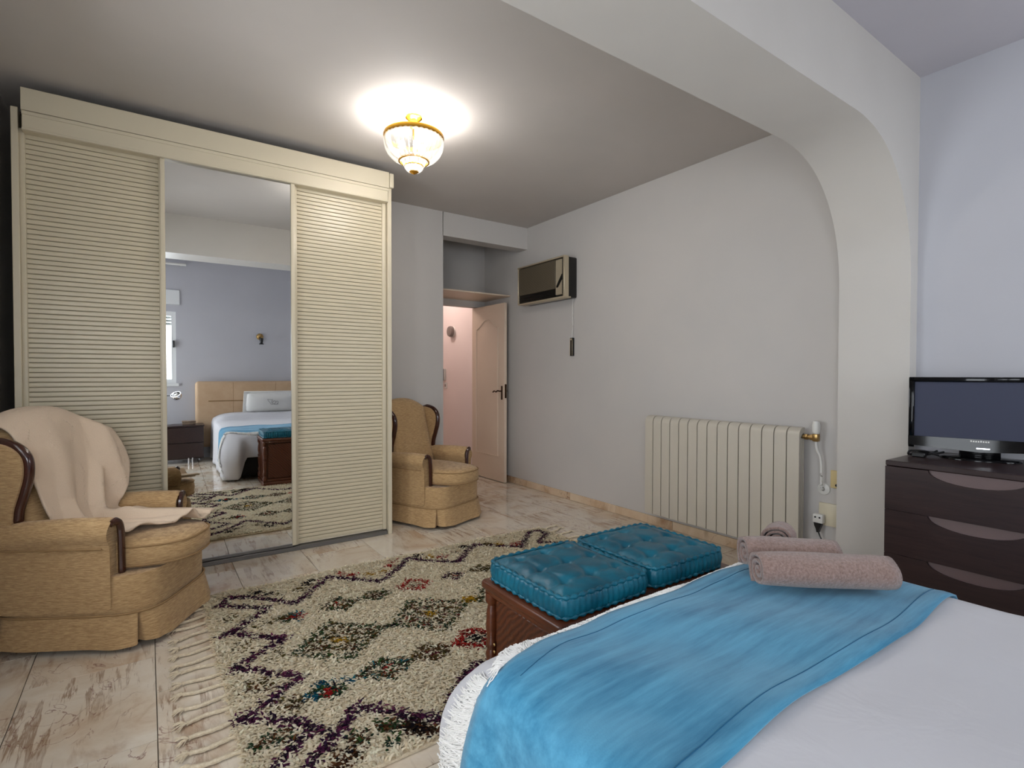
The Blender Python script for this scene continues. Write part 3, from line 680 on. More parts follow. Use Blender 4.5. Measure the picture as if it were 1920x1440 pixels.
t = thing('television', 'black flat screen television on the dark dresser', 'television', (tvc.x, tvc.y, DZ), tang)
B = lambda m, n, mt, p=None: m.build(n, mt, p or t, world=False)
TWd, Z0, Z1 = .545, .043, .397      # local x along the screen, local +y away from viewer? (viewer at -X world)
yv = -1 if (Matrix.Rotation(tang, 3, 'Z') @ Vector((0, 1, 0))).x > 0 else 1   # sign of local y that faces the bed
hw = TWd/2
m = MB()
m.box(-hw, hw, min(0, yv*.03), max(0, yv*.03), Z1-.024, Z1, .004, 2); m.box(-hw, -hw+.024, min(0, yv*.03), max(0, yv*.03), Z0, Z1, .004, 2); m.box(hw-.024, hw, min(0, yv*.03), max(0, yv*.03), Z0, Z1, .004, 2)
m.prism([(-hw, Z0+.012), (-hw*.5, Z0+.004), (0, Z0-.004), (hw*.5, Z0+.004), (hw, Z0+.012), (hw, Z0+.058), (-hw, Z0+.058)], lambda a, b: (a, 0, b), lambda a, b: (a, yv*(.031+.004*math.cos(a*3)), b))
bz = B(m, 'bezel', 'gloss_black')
sc = B(MB().box(-hw+.022, hw-.022, min(yv*.010, yv*.020), max(yv*.010, yv*.020), Z0+.055, Z1-.022), 'screen', 'screen')
B(MB().box(-hw+.03, hw-.03, min(-yv*.05, yv*.005), max(-yv*.05, yv*.005), Z0+.03, Z1-.02, .02, 3), 'back_cover', 'black')
m = MB()
for k in range(8):
    x = -.034+.0088*k; m.box(x, x+.0058, min(yv*.0352, yv*.0362), max(yv*.0352, yv*.0362), Z0+.044, Z0+.0505+(.002 if k in (0, 4) else 0))
B(m, 'logo', 'white_pl', bz)
m = MB().box(-.075, .075, -.022, .022, .008, .07, .006, 2); B(m, 'neck', 'gloss_black')
m = MB().box(-.012, .035, min(yv*.036, yv*.037), max(yv*.036, yv*.037), Z0+.012, Z0+.017); B(m, 'trim_chrome', 'chrome', bz)
B(MB().loft([superring(.150*f, .085*f, .085*f, 2.2, 48, z) for f, z in ((1., .0), (1., .005), (.975, .009), (.90, .012), (.3, .016))]), 'stand_base', 'gloss_black')
t = thing('cable_tangle', 'tangle of black cables behind the television stand', 'cables', (3.28, .95, DZ))
for s_ in range(3):
    P = [(3.12+.09*hsh(s_, k)+.01*k, 1.005-.03*k+.03*hsh(k, s_), DZ+.008+.026*hsh(k, s_, 3)) for k in range(5)]
    MB().tube(smoothpath(P, 6), .005, 6).build('cable', 'black', t)
MB().box(3.13, 3.165, .94, .995, DZ, DZ+.024, .004, 1).build('connector', 'black', t)

# ------------------------------------------------------------------ bed
BX0, BX1, BY0, BY1, BZ = .655, 2.055, -.955, 1.075, .572
t = thing('bed', 'double bed with a beige leather headboard and dark base', 'bed', (1.35, .05, 0))
MB().box(BX0+.07, BX1-.04, BY0, BY1-.10, .035, .30, .01, 2).build('base', 'hb_dark', t)
MB().box(BX0+.03, BX1-.03, BY0, BY1-.03, .30, BZ-.012, .05, 4).build('mattress', 'linen', t)
hb = MB().box(.435, 2.28, YB+.012, BY0-.005, .16, 1.118, .05, 5).build('headboard', 'hb_leather', t)
m = MB()
for x in (.92, 1.5, 1.92): m.box(x-.0015, x+.0015, BY0-.008, BY0-.0035, .3, 1.10)
m.build('seam', 'piping', hb)
MB().tube([(.60, BY0-.002, .83), (2.12, BY0-.002, .83)], .006, 8).build('piping', 'piping', hb)
# bedspread: top plus a draped skirt all round the foot
RC = .12
def perim(y, side):                         # point, outward normal and arc length on the long side or its foot corner
    x = BX0 if side < 0 else BX1
    if y <= BY1-RC: return (x, y), (side, 0), y-BY0
    q = math.asin(min(1, (y-BY1+RC)/RC)); return (x-side*RC+side*RC*math.cos(q), BY1-RC+RC*math.sin(q)), (side*math.cos(q), math.sin(q)), BY1-RC-BY0+RC*q
PER = [perim(BY0+(BY1-RC-BY0)*i/70, -1) for i in range(70)]
PER += [perim(BY1-RC+RC*math.sin(PI/2*i/18), -1) for i in range(19)]
arc0 = PER[-1][2]
PER += [((BX0+RC+(BX1-BX0-2*RC)*i/50, BY1), (0, 1), arc0+(BX1-BX0-2*RC)*i/50) for i in range(1, 50)]
PER += [perim(BY1-RC+RC*math.sin(PI/2*i/18), 1) for i in range(18, -1, -1)]
PER += [perim(BY0+(BY1-RC-BY0)*i/70, 1) for i in range(69, -1, -1)]
def topz(x, y):
    hump = .085*sst((-.40-y)/.22)*max(0, 1-((x-1.35)/.74)**6)
    wr = .014*(vnoise(x*2.6, y*2.1, 1)-.5)+.007*(vnoise(x*6+y*3, y*4, 2)-.5)
    if y < .5: wr += .007*(vnoise((x+y*.6)*4.2, (x*.35-y)*11, 9)-.5)*sst((.5-y)/.1)
    wr += .006*math.exp(-((y-.28-.22*(x-1.7))/.045)**2)*sst((x-1.25)*2.5)
    ed = min(x-BX0, BX1-x, BY1-y); sag = -.018*max(0, 1-ed/.12)**2
    return BZ+hump+wr+sag
def spread_side(pt, f):
    (x, y), (nx, ny), arc = pt
    z0 = topz(x, y); corner = math.exp(-((x-BX0-.09)**2+(y-BY1)**2)/.009); corner2 = math.exp(-((x-BX1)**2+(y-BY1)**2)/.03)
    foot = sst((ny-.8)*5)*sst((x-BX0-.125)/.09)*sst((BX1-.14-x)/.12)
    drop = (z0-.022)*(1-foot)+foot*(z0-.270)
    wave = (.012*math.sin(arc*10.5+1.2)+.006*math.sin(arc*23))*f*(1-.6*corner)*(1-.6*foot)
    flare = .020*math.sin(min(1, f*10)*PI/2)+.010*f+wave+corner*.185*math.sin(PI*f**.85)*(1-.5*foot)+corner2*.03*f
    z = z0-drop*f-.014*min(1, f*8)*(1-f)
    return Vector((x+nx*flare, y+ny*flare, max(z, .008)))
rows = []
for pt in PER:
    (x, y), n2, arc = pt; row = []
    for k in range(24):
        f = (k/24)**.8; cyl = min(y, BY1-.6)
        X, Y = 1.355+(x-1.355)*f, cyl+(y-cyl)*f
        row.append(Vector((X, Y, topz(X, Y))))
    row += [spread_side(pt, f) for f in (0, .02, .045, .08, .12, .17, .22, .28, .34, .41, .48, .55, .63, .71, .79, .87, .94, 1.)]
    rows.append(row)
m = MB(); m.grid(rows); bmesh.ops.remove_doubles(m.bm, verts=m.bm.verts[:], dist=.0012)
sp = m.build('bedspread', 'linen', sharp=2.); so = sp.modifiers.new('thickness', 'SOLIDIFY'); so.thickness = .004; so.offset = -1
tag(sp, 'white bedspread covering the bed down to the floor', 'bedspread')
# turquoise throw across the foot of the bed
NVt = 34; SEQ = [('R', f) for f in (.42, .34, .26, .19, .13, .08, .045, .02)]+[('T', k/44) for k in range(45)]+[('L', f) for f in (.02, .045, .08, .12, .17, .22, .28, .34, .40, .46, .52, .575)]
def throw_y(v, x):
    yf = 1.060+.006*math.sin(x*9)+.003*math.sin(x*31)-.062*sst((.90-x)/.28); yh = .522+.010*math.sin(x*6.5+.6)
    return yh+(yf-yh)*v
rows = []
for kind, f in SEQ:
    row = []
    for j in range(NVt):
        v = j/(NVt-1); lip = .004*math.exp(-((v-.05)/.04)**2)
        if kind == 'T':
            yL = throw_y(v, BX0); yR = throw_y(v, BX1); xL = perim(yL, -1)[0][0]; xR = perim(yR, 1)[0][0]
            x = xR+(xL-xR)*f; y = throw_y(v, x); ed = min(x-xL, xR-x)
            row.append(Vector((x, y, topz(x, y)+.007+lip+.0035*math.sin(x*15+y*9)*sst(ed/.15))))
        else:
            sd = 1 if kind == 'R' else -1; pt = perim(throw_y(v, BX1 if sd > 0 else BX0), sd); p = spread_side(pt, f); nx, ny = pt[1]
            g2 = .009+.010*(math.sin(v*19+f*2)*.5+.5)*f*1.6
            row.append(Vector((p.x+nx*g2, p.y+ny*g2, p.z+.006*(1-min(1, f*8)))))
    rows.append(row)
m = MB(); m.grid(rows); th = m.build('bed_throw', 'throw', sharp=2.)
so = th.modifiers.new('thickness', 'SOLIDIFY'); so.thickness = .004; so.offset = 1
tag(th, 'turquoise woven throw laid across the foot of the bed', 'throw')
m = MB(); nT0, nT1 = 8, 52; last = len(rows)-1
cc_ = Vector((BX0+RC, BY1-RC))
for k in range(1900):
    q = random.random()*nT1*.999 if k < 1200 else nT1+(last*.9999-nT1)*random.random()**1.3; i = int(q); p = rows[i][-1].lerp(rows[i+1][-1], q-i); ln_ = random.uniform(.030, .062) if k < 1200 else random.uniform(.05, .09); sd = random.uniform(-.9, .9); cu2 = random.uniform(-1, 1); P = []
    for s_ in range(6):
        l_ = ln_*s_/5; bend = .012*cu2*math.sin(s_*.8)
        if q <= nT1:
            xx = min(max(p.x, BX0+.04), BX1-.04)
            n2 = (Vector((p.x, p.y))-cc_).normalized() if p.x < BX0+RC else Vector((0, 1)); t2 = Vector((n2.y, -n2.x)); q2 = Vector((p.x, p.y))+n2*l_+t2*(sd*l_*.6+bend)
            over = (q2-cc_).length-RC if p.x < BX0+RC else q2.y-BY1
            z = topz(xx, min(p.y, BY1-.004))+.007+.003*random.random()
            if over > 0: q2 -= n2*over*.45; z -= over*(.45+.35*hsh(k))
            P.append(Vector((q2.x, q2.y, z)))
        else:
            kind, f0 = SEQ[i]; f1 = SEQ[min(i+1, last)][1]; f_ = f0+(f1-f0)*(q-i)+l_*(.75+sd*.3)/.55*min(1, (q-nT1)/5)
            pt = perim(min(throw_y(1, BX0)+l_*.42+bend*.7, BY1-.004), -1); pp = spread_side(pt, min(1, max(.01, f_))); P.append(Vector((pp.x+pt[1][0]*(.007+.010*hsh(k)), pp.y+pt[1][1]*(.007+.010*hsh(k)), pp.z)))
    m.tube(P, .0016, 4)
fr = m.build('fringe', 'fringe', th); tag(fr, 'white cotton fringe', kind='stuff')
m = MB()
for jj in (3, 29): m.tube([r_[jj]+Vector((0, 0, .0044)) for r_ in rows[9:52]], .0011, 4)
m.build('hem_stitching', base_mat('throw_stitching', (24, 96, 134), .9), th)
# pillow
t = thing('pillow', 'white embroidered pillow leaning on the headboard', 'pillow', (1.40, -.76, .66))
Mp = Matrix.Translation((1.40, -.765, .812)) @ Matrix.Rotation(math.radians(-28), 4, 'X')
m = MB(); fr_, bk_ = [], []
for i in range(33):
    a = []; b = []
    for j in range(21):
        u, v = -1+2*i/32, -1+2*j/20; e = max(0, 1-max(abs(u), abs(v))**4); th_ = .075*math.sqrt(e)*(1-.25*u*u)
        x, z = u*.335*(1-.03*v*v), v*.165*(1-.05*u*u)
        a.append(Mp @ Vector((x, th_+.003, z))); b.append(Mp @ Vector((x, -th_*.7-.003, z)))
    fr_.append(a); bk_.append(b)
m.grid(fr_); m.grid(bk_); bmesh.ops.remove_doubles(m.bm, verts=m.bm.verts[:], dist=.0065); m.build('case', 'pillow', t, sharp=1.5)
m = MB().box(-.37, -.30, -.006, .006, -.17, .175, .004, 1, mat=Mp); m.box(.30, .37, -.006, .006, -.17, .175, .004, 1, mat=Mp); m.box(-.37, .37, -.006, .006, .155, .185, .004, 1, mat=Mp)
m.build('flange', 'pillow', t)
def emb(P): return [Mp @ Vector((x, .078*(1-.25*(x/.335)**2)*math.sqrt(max(0, 1-max(abs(x/.335), abs(z/.165))**4))+.006, z)) for x, z in P]
m = MB()
for P in ([(-.02, .085), (-.055, .09), (-.05, .07), (-.02, .03), (.0, .0), (.02, .0)], [(-.02, .085), (.01, .082), (.0, .05), (.01, .02), (.03, .005)], [(.01, .03), (.03, .06), (.055, .05), (.05, .02), (.03, .005), (.06, .0), (.09, .0)], [(.06, .04), (.08, .055), (.095, .03), (.075, .015), (.1, .005)]):
    m.tube(smoothpath([tuple(q) for q in emb(P)], 4), .0022, 5)
m.build('embroidery', 'embroid', t, 'grey stitched monogram outline')

# towels
def roll(name, label, a, b, r, turns, group):
    a, b = Vector(a), Vector(b); ax = (b-a).normalized(); u = Vector((0, 0, 1)); v = ax.cross(u).normalized()
    t = thing(name, label, 'towel', (a.x, a.y, a.z-r*.86), 0, group)
    prof = []; n = int(turns*22)
    for i in range(n+1):
        f = i/n; th_ = math.radians(238)+(f-1)*turns*2*PI; rr = r*(.12+.88*f)
        prof.append((rr*math.cos(th_), rr*math.sin(th_)*.86, f))
    L_ = (b-a).length; rows = []
    for k in range(15):
        s_ = k/14; ins = .010*(1-abs(2*s_-1))
        row = []
        for (cx, cz, f) in prof:
            sh = .004*math.sin(s_*9+cx*60)*f
            bulge = 1+.05*math.sin(PI*s_)-.10*max(0, abs(2*s_-1)-.9)*4
            p = a.lerp(b, s_)+v*(cx*bulge+sh)+u*(cz*bulge+sh*.6)
            p += ax*(.006*(1-f)*(1 if s_ < .5 else -1)*(1 if k in (0, 14) else 0))
            row.append(p)
        rows.append(row)
    m = MB(); m.grid(rows); o = m.build('roll', 'terry', t, sharp=2.5); so = o.modifiers.new('thickness', 'SOLIDIFY'); so.thickness = r*.15; so.offset = -1
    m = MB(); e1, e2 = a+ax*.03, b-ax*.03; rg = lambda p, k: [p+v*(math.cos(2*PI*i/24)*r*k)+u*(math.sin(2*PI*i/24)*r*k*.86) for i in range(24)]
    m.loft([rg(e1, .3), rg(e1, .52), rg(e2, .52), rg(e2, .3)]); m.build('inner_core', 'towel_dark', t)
    return t
zt0 = BZ+.018
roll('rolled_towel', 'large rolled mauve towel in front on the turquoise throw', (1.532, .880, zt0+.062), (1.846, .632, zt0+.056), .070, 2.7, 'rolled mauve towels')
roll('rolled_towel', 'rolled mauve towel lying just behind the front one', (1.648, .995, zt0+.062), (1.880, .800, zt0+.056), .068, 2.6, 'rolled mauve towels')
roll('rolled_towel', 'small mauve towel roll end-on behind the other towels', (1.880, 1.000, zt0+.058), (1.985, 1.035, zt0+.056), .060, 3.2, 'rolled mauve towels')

# ------------------------------------------------------------------ trunk with cushions
KX0, KX1, KY0, KY1, KZ = .962, 1.815, 1.135, 1.568, .528
t = thing('wooden_trunk', 'carved reddish wooden chest at the foot of the bed', 'trunk', ((KX0+KX1)/2, (KY0+KY1)/2, 0))
m = MB().box(KX0, KX1, KY0, KY1, KZ-.032, KZ, .010, 3); m.box(KX0+.010, KX1-.010, KY0+.010, KY1-.010, KZ-.05, KZ-.03, .006, 2); m.build('lid', 'trunk', t)
MB().box(KX0+.035, KX1-.035, KY0+.035, KY1-.035, .055, KZ-.045).build('body', 'trunk', t)
m = MB().box(KX0+.008, KX1-.008, KY0+.008, KY1-.008, .0, .05, .010, 2); m.box(KX0+.02, KX1-.02, KY0+.02, KY1-.02, .05, .075, .006, 2); m.build('plinth', 'trunk', t)
for a in ((KX0+.026, KX0+.036, KY0+.06, KY1-.06), (KX1-.036, KX1-.026, KY0+.06, KY1-.06), (KX0+.06, KX1-.06, KY1-.036, KY1-.026), (KX0+.06, KX1-.06, KY0+.026, KY0+.036)):
    MB().box(a[0], a[1], a[2], a[3], .085, KZ-.06, .003, 1).build('carved_panel', 'carved', t)
pp = [(0, .06), (.022, .06), (.022, .10), (.015, .115), (.021, .135), (.021, .15), (.013, .165), (.017, .22), (.021, .27), (.016, .285), (.021, .295), (.021, .31), (.015, .32), (.021, .36), (.018, .42), (.013, .44), (.022, .455), (.022, .485), (0, .485)]
me = MB().lathe(pp, (0, 0, 0), 16).mesh('corner_post')
for x in (KX0+.028, KX1-.028):
    for y in (KY0+.028, KY1-.028): put('corner_post', me, 'trunk', t, (x-t.location.x, y-t.location.y, 0))
stud = MB().lathe([(.006, 0), (.0055, .002), (.003, .004), (0, .0045)], (0, 0, 0), 10, mat=Matrix.Rotation(-PI/2, 4, 'Y')).mesh('stud')
for z in (.285, .31): put('stud', stud, 'brass', t, (KX0+.022-t.location.x, KY1-.055-t.location.y, z))
m = MB()
for k in range(3): m.box(1.33+.05*k, 1.35+.05*k, KY1-.03, KY1-.004, .36+.0*k, .42, .004, 1)
m.build('hasp', 'bronze', t)
def cushion(x0, x1, y0, y1, z0, label, rot, seedv):
    cx, cy = (x0+x1)/2, (y0+y1)/2; a, b = (x1-x0)/2, (y1-y0)/2; h = .080
    t = thing('floor_cushion', label, 'cushion', (cx, cy, z0), rot, 'teal leather cushions on the trunk')
    dm = [(-.62, -.62), (0, -.62), (.62, -.62), (-.62, 0), (0, 0), (.62, 0), (-.62, .62), (0, .62), (.62, .62)]
    def top(u, v):
        ed = max(0, 1-max(abs(u), abs(v))**5); z = h-.012+.022*ed
        for du, dvv in dm:
            d2 = ((u-du)**2+(v-dvv)**2); z -= .015*math.exp(-d2/.012)
        for du in (-.62, 0, .62):
            z -= .006*math.exp(-((u-du)/.05)**2)*ed*(.4+.6*abs(math.cos(v*5+du))); z -= .006*math.exp(-((v-du)/.05)**2)*ed*(.4+.6*abs(math.cos(u*5+seedv)))
        return z+.005*(vnoise(u*5+seedv, v*5)-.5)
    n = 49; m = MB()
    m.grid([[Vector((a*(-1+2*i/(n-1))*.985, b*(-1+2*j/(n-1))*.985, top(-1+2*i/(n-1), -1+2*j/(n-1)))) for j in range(n)] for i in range(n)])
    m.build('tufted_top', 'teal', t, world=False, sharp=2.5)
    def peri(sc, k):
        pts = []
        for i in range(k):
            s_ = 4*i/k; q, f = int(s_), s_-int(s_); q4 = [(-1, -1), (1, -1), (1, 1), (-1, 1)]; p, p2 = q4[q], q4[(q+1) % 4]
            x, y = p[0]+(p2[0]-p[0])*f, p[1]+(p2[1]-p[1])*f
            rr = (abs(x)**14+abs(y)**14)**(1/14); pts.append((x/rr*a*sc, y/rr*b*sc))
        return pts
    K = 264; rows = []
    for zf, off in ((.008, 0), (.018, .004), (.038, .008), (.058, .004), (.068, 0)):
        P = peri(1., K); row = []
        for i, (x, y) in enumerate(P):
            rib = .0042*abs(math.sin(i*PI*2/K*33))+.002*hsh(i//8, seedv); L_ = math.hypot(x, y); row.append(Vector((x*(1+(off+rib)/L_), y*(1+(off+rib)/L_), zf)))
        rows.append(row)
    m = MB(); m.loft(rows); m.build('ribbed_side', 'teal', t, world=False, sharp=2.)
    for z in (.009, .0695):
        P = peri(1.012, K); m = MB(); m.tube([Vector((x, y, z)) for x, y in P], [.0062+.0026*math.sin(i*2*PI/K*44) for i in range(K)], 7, closed=True); m.build('stitched_edge', 'teal', t, world=False, sharp=2.)
    return t
cushion(.985, 1.352, 1.150, 1.540, KZ, 'teal tufted leather cushion on the trunk, the one nearer the rug fringe', .01, 1.3)
cushion(1.392, 1.768, 1.150, 1.545, KZ, 'teal tufted leather cushion on the trunk, the one nearer the radiator', -.02, 4.1)

# ------------------------------------------------------------------ rug
RX0, RX1, RY0, RY1 = .245, 2.60, 1.585, 3.335
A = [(0.307, 3.152), (0.363, 3.242), (0.469, 3.177), (0.559, 3.072), (0.647, 2.97), (0.669, 2.968), (0.772, 3.1), (0.905, 3.235), (1.003, 3.116), (1.143, 2.986), (1.265, 3.093), (1.43, 3.252), (1.51, 3.147), (1.672, 3.003), (1.806, 3.143), (1.935, 3.24), (2.099, 3.103), (2.189, 3.011), (2.441, 3.258), (2.511, 3.261), (2.542, 3.171), (2.352, 3.016), (2.452, 2.947), (2.55, 2.80), (2.34, 2.62), (2.55, 2.44), (2.34, 2.27), (2.55, 2.10), (2.36, 1.93), (2.50, 1.78)]
B1 = [(0.307, 3.152), (0.41, 3.068), (0.524, 2.976), (0.446, 2.917), (0.353, 2.821), (0.277, 2.778)]
B2 = [(0.313, 2.805), (0.412, 2.695), (0.525, 2.596), (0.432, 2.543), (0.329, 2.472), (0.283, 2.429)]
B3 = [(0.308, 2.42), (0.351, 2.393), (0.431, 2.303), (0.512, 2.231), (0.417, 2.163), (0.317, 2.087), (0.253, 2.06)]
B4 = [(0.277, 2.054), (0.351, 2.009), (0.421, 1.943), (0.489, 1.855), (0.421, 1.842), (0.365, 1.789), (0.312, 1.732), (.28, 1.68)]
Cz = [(2.45, 1.68), (2.2, 1.90), (1.94, 1.65), (1.68, 1.90), (1.42, 1.65), (1.159, 1.895), (1.062, 1.849), (0.962, 1.757), (0.875, 1.651), (0.777, 1.737), (0.695, 1.837), (0.626, 1.91), (0.571, 1.838), (0.505, 1.783), (0.437, 1.72), (0.384, 1.682), (.33, 1.63)]
def segdist(P, line):
    d = np.full(len(P), 9.)
    for a, b in zip(line[:-1], line[1:]):
        a, b = np.array(a), np.array(b); ab = b-a; tt = np.clip(((P-a)@ab)/(ab@ab), 0, 1); d = np.minimum(d, np.linalg.norm(P-(a+tt[:, None]*ab), axis=1))
    return d
sp_ = .0074
gx = np.arange(RX0, RX1, sp_); gy = np.arange(RY0, RY1, sp_)
P = np.stack(np.meshgrid(gx, gy, indexing='ij'), -1).reshape(-1, 2); P = P+rng.uniform(-.5, .5, P.shape)*sp_
wav = .012*np.sin(P[:, 0]*7)+.006*np.sin(P[:, 0]*19); P[:, 1] += wav*((P[:, 1]-RY0)/(RY1-RY0))
nP = len(P); lsr = lambda c: np.array(lin(c)[:3])
col = np.minimum(lsr((253, 241, 216))*rng.uniform(.86, 1.04, (nP, 1)), .95)*np.array([1, 1, 1])
colb = lsr((236, 220, 190)); mk = rng.random(nP) < .22; col[mk] = colb*rng.uniform(.85, 1.1, (mk.sum(), 1))
def paint(mask, cols, prob=1.):
    idx = np.where(mask & (rng.random(nP) < prob))[0]
    if len(idx) == 0: return
    c = np.array([lsr(x) for x in cols]); col[idx] = c[rng.integers(0, len(c), len(idx))]*rng.uniform(.8, 1.15, (len(idx), 1))
PUR = [(50, 30, 54), (84, 38, 72), (40, 28, 44), (112, 50, 84), (70, 34, 62)]
OLV = [(104, 92, 44), (84, 72, 40), (70, 62, 40), (112, 88, 50)]
BRN = [(92, 58, 34), (70, 44, 32), (110, 72, 44)]
GRN = [(44, 72, 44), (58, 84, 40), (36, 60, 52), (60, 80, 60)]
RED = [(168, 36, 34), (150, 30, 32), (186, 60, 50)]
BLU = [(30, 92, 120), (36, 110, 120), (24, 70, 96)]
YEL = [(204, 160, 44), (180, 140, 40)]
DRK = [(34, 26, 24), (26, 24, 34), (52, 38, 26)]
pj = P+rng.normal(0, .0022, P.shape)
blot = np.array([vnoise(x*18, y*18, 5) for x, y in P]); 
for ln, wd in ((A, .018), (B1, .018), (B2, .018), (B3, .019), (B4, .019), (Cz, .019)): paint(segdist(pj, ln) < wd*(.85+.35*blot), PUR, .93)
def inpoly(P, poly):
    r_ = np.ones(len(P), bool); a = np.array(poly); s = 0
    for i in range(len(a)):
        e = a[(i+1) % len(a)]-a[i]; cr_ = e[0]*(P[:, 1]-a[i][1])-e[1]*(P[:, 0]-a[i][0]); s = np.sign(np.cross(a[1]-a[0], a[2]-a[1])); r_ &= (cr_*s > 0)
    return r_
def med(poly, cols1):
    ins = inpoly(pj, poly); a = np.array(poly); c = a.mean(0); paint(ins, OLV+BRN+GRN+cols1, .40)
    ed = segdist(pj, list(poly)+[poly[0]]) < .016; paint(ed, GRN+OLV+GRN, .6)
    mid = [(c+(q-c)*.5) for q in a]; paint(segdist(pj, mid+[mid[0]]) < .012, BRN+OLV, .5)
    paint(np.linalg.norm(pj-c, axis=1) < .03, YEL, .8)
M1 = [(0.526, 2.422), (0.73, 2.627), (0.947, 2.431), (0.706, 2.244)]; M2 = [(0.983, 2.428), (1.169, 2.636), (1.418, 2.449), (1.177, 2.238)]
M3 = [(1.47, 2.43), (1.65, 2.63), (1.88, 2.44), (1.66, 2.24)]; M4 = [(1.92, 2.43), (2.1, 2.62), (2.31, 2.44), (2.11, 2.24)]
med(M1, [(96, 60, 40)]); med(M2, [(140, 50, 44), (92, 40, 40)]); med(M3, BRN); med(M4, RED)
paint(segdist(pj, [(.94, 2.43), (1.0, 2.43)]) < .015, GRN+DRK, .7)
def diamond(c, rx_, ry_, outl, fill, core):
    d = np.abs(pj[:, 0]-c[0])/rx_+np.abs(pj[:, 1]-c[1])/ry_; paint(d < 1, fill, .35); paint((d > .62) & (d < 1.05), outl, .85); paint(d < .28, core, .7)
diamond((0.837, 2.811), .105, .085, GRN+BRN, OLV, RED); diamond((1.035, 2.813), .085, .08, GRN+OLV, BRN, BRN)
diamond((1.277, 2.828), .11, .09, RED, [(180, 160, 130)], [(150, 130, 110)]); diamond((1.532, 2.819), .075, .065, PUR, OLV, RED); diamond((1.738, 2.821), .10, .06, OLV, OLV, OLV)
diamond((0.812, 2.086), .125, .085, GRN+BRN+BLU[1:2], GRN, RED); diamond((1.029, 2.091), .10, .085, BRN+OLV, BRN+OLV, [(100, 30, 44)]); diamond((1.257, 2.088), .13, .10, RED, DRK, DRK)
diamond((1.522, 2.09), .11, .09, GRN, OLV, RED); diamond((1.8, 2.09), .11, .09, BRN, OLV, YEL); diamond((2.05, 2.82), .1, .08, RED, BRN, DRK); diamond((2.08, 2.09), .11, .09, BLU, GRN, RED)
def blob(c, r, cols, p=.85): paint(np.linalg.norm((pj-np.array(c))*np.array([1, 1.1]), axis=1) < r*(.6+.8*blot), cols, p)
blob((1.455, 2.47), .045, YEL); blob((.585, 2.798), .05, GRN, .8); blob((.62, 2.795), .035, RED, .9); blob((.555, 2.80), .028, OLV); blob((.63, 2.83), .02, BLU); blob((.61, 2.755), .02, BLU)
blob((.577, 2.059), .062, GRN, .85); blob((.571, 2.05), .034, RED, .95); blob((.60, 2.07), .02, DRK)
for c in ((.565, 2.13), (.62, 2.12), (.655, 2.085), (.505, 2.075), (.52, 2.05)): blob(c, .02, BLU, .9)
for c in ((0.348, 2.973), (0.467, 2.82), (0.346, 2.622), (0.459, 2.433)): blob(c, .055, OLV+[(150, 136, 90)], .28)
for c in ((0.349, 2.253), (0.433, 2.057)): blob(c, .06, OLV+BRN, .5)
blob((0.347, 1.893), .06, GRN+BRN, .6)
for c, cols in (((0.587, 1.737), BRN+GRN), ((0.683, 1.738), BRN+GRN), ((0.751, 1.679), BRN), ((.755, 1.68), DRK), ((0.8, 1.627), BRN+DRK), ((0.521, 1.68), DRK+BRN), ((0.478, 1.63), BRN)): blob(c, .042, cols, .8)
for c in ((0.665, 1.646), (.69, 1.65), (.63, 1.63)): blob(c, .02, GRN, .8)
for k, (c, cols) in enumerate([((0.976, 3.239), RED), ((1.03, 3.184), RED), ((1.116, 3.124), YEL), ((1.21, 3.131), YEL), ((1.277, 3.197), RED), ((1.332, 3.258), RED), ((0.812, 3.239), DRK), ((0.766, 3.198), DRK), ((0.706, 3.13), OLV), ((0.505, 3.233), DRK), ((0.559, 3.172), DRK), ((0.606, 3.125), OLV), ((1.501, 3.266), DRK), ((1.558, 3.205), YEL), ((1.637, 3.151), RED), ((1.75, 3.182), RED+GRN), ((1.852, 3.249), DRK), ((2.02, 3.2), OLV), ((2.1, 3.16), YEL), ((2.2, 3.09), RED)]): blob(c, .030, cols, .85)
# strands
ang_ = rng.uniform(0, 2*PI, nP); lean = rng.uniform(.68, .98, nP); ln = rng.uniform(.022, .036, nP); wd = rng.uniform(.0028, .0044, nP)
bias = np.stack([-.35*np.ones(nP), -.5*np.ones(nP)], -1); dxy = np.stack([np.cos(ang_), np.sin(ang_)], -1)+bias; dxy[:, 1] = np.where(P[:, 1] < RY0+.05, np.abs(dxy[:, 1]), dxy[:, 1]); dxy /= np.linalg.norm(dxy, axis=1)[:, None]
px_ = np.stack([-dxy[:, 1], dxy[:, 0]], -1)*wd[:, None]
mid = P+dxy*(ln*lean*.42)[:, None]; tip = P+dxy*(ln*lean)[:, None]
zr, zm, zt_ = .006, .006+ln*np.sqrt(1-lean**2*.8)*.62, .006+ln*np.sqrt(1-lean**2*.9)*.70
V = np.zeros((nP, 6, 3)); V[:, 0, :2] = P-px_; V[:, 1, :2] = P+px_; V[:, 2, :2] = mid-px_*1.15; V[:, 3, :2] = mid+px_*1.15; V[:, 4, :2] = tip-px_*.7; V[:, 5, :2] = tip+px_*.7
V[:, :2, 2] = zr; V[:, 2:4, 2] = zm[:, None]; V[:, 4:, 2] = zt_[:, None]
base_i = np.arange(nP)[:, None]*6; F = np.concatenate([base_i+np.array([[0, 1, 3, 2]]), base_i+np.array([[2, 3, 5, 4]])], 1).reshape(-1, 4)
t = thing('rug', 'cream shaggy wool rug with zigzag borders and coloured diamonds', 'rug', (1.42, 2.46, 0))
V[:, :, 0] -= 1.42; V[:, :, 1] -= 2.46
me = bpy.data.meshes.new('pile'); me.vertices.add(nP*6); me.vertices.foreach_set('co', V.reshape(-1).astype(np.float32))
nf = len(F); me.loops.add(nf*4); me.loops.foreach_set('vertex_index', F.reshape(-1).astype(np.int32)); me.polygons.add(nf)
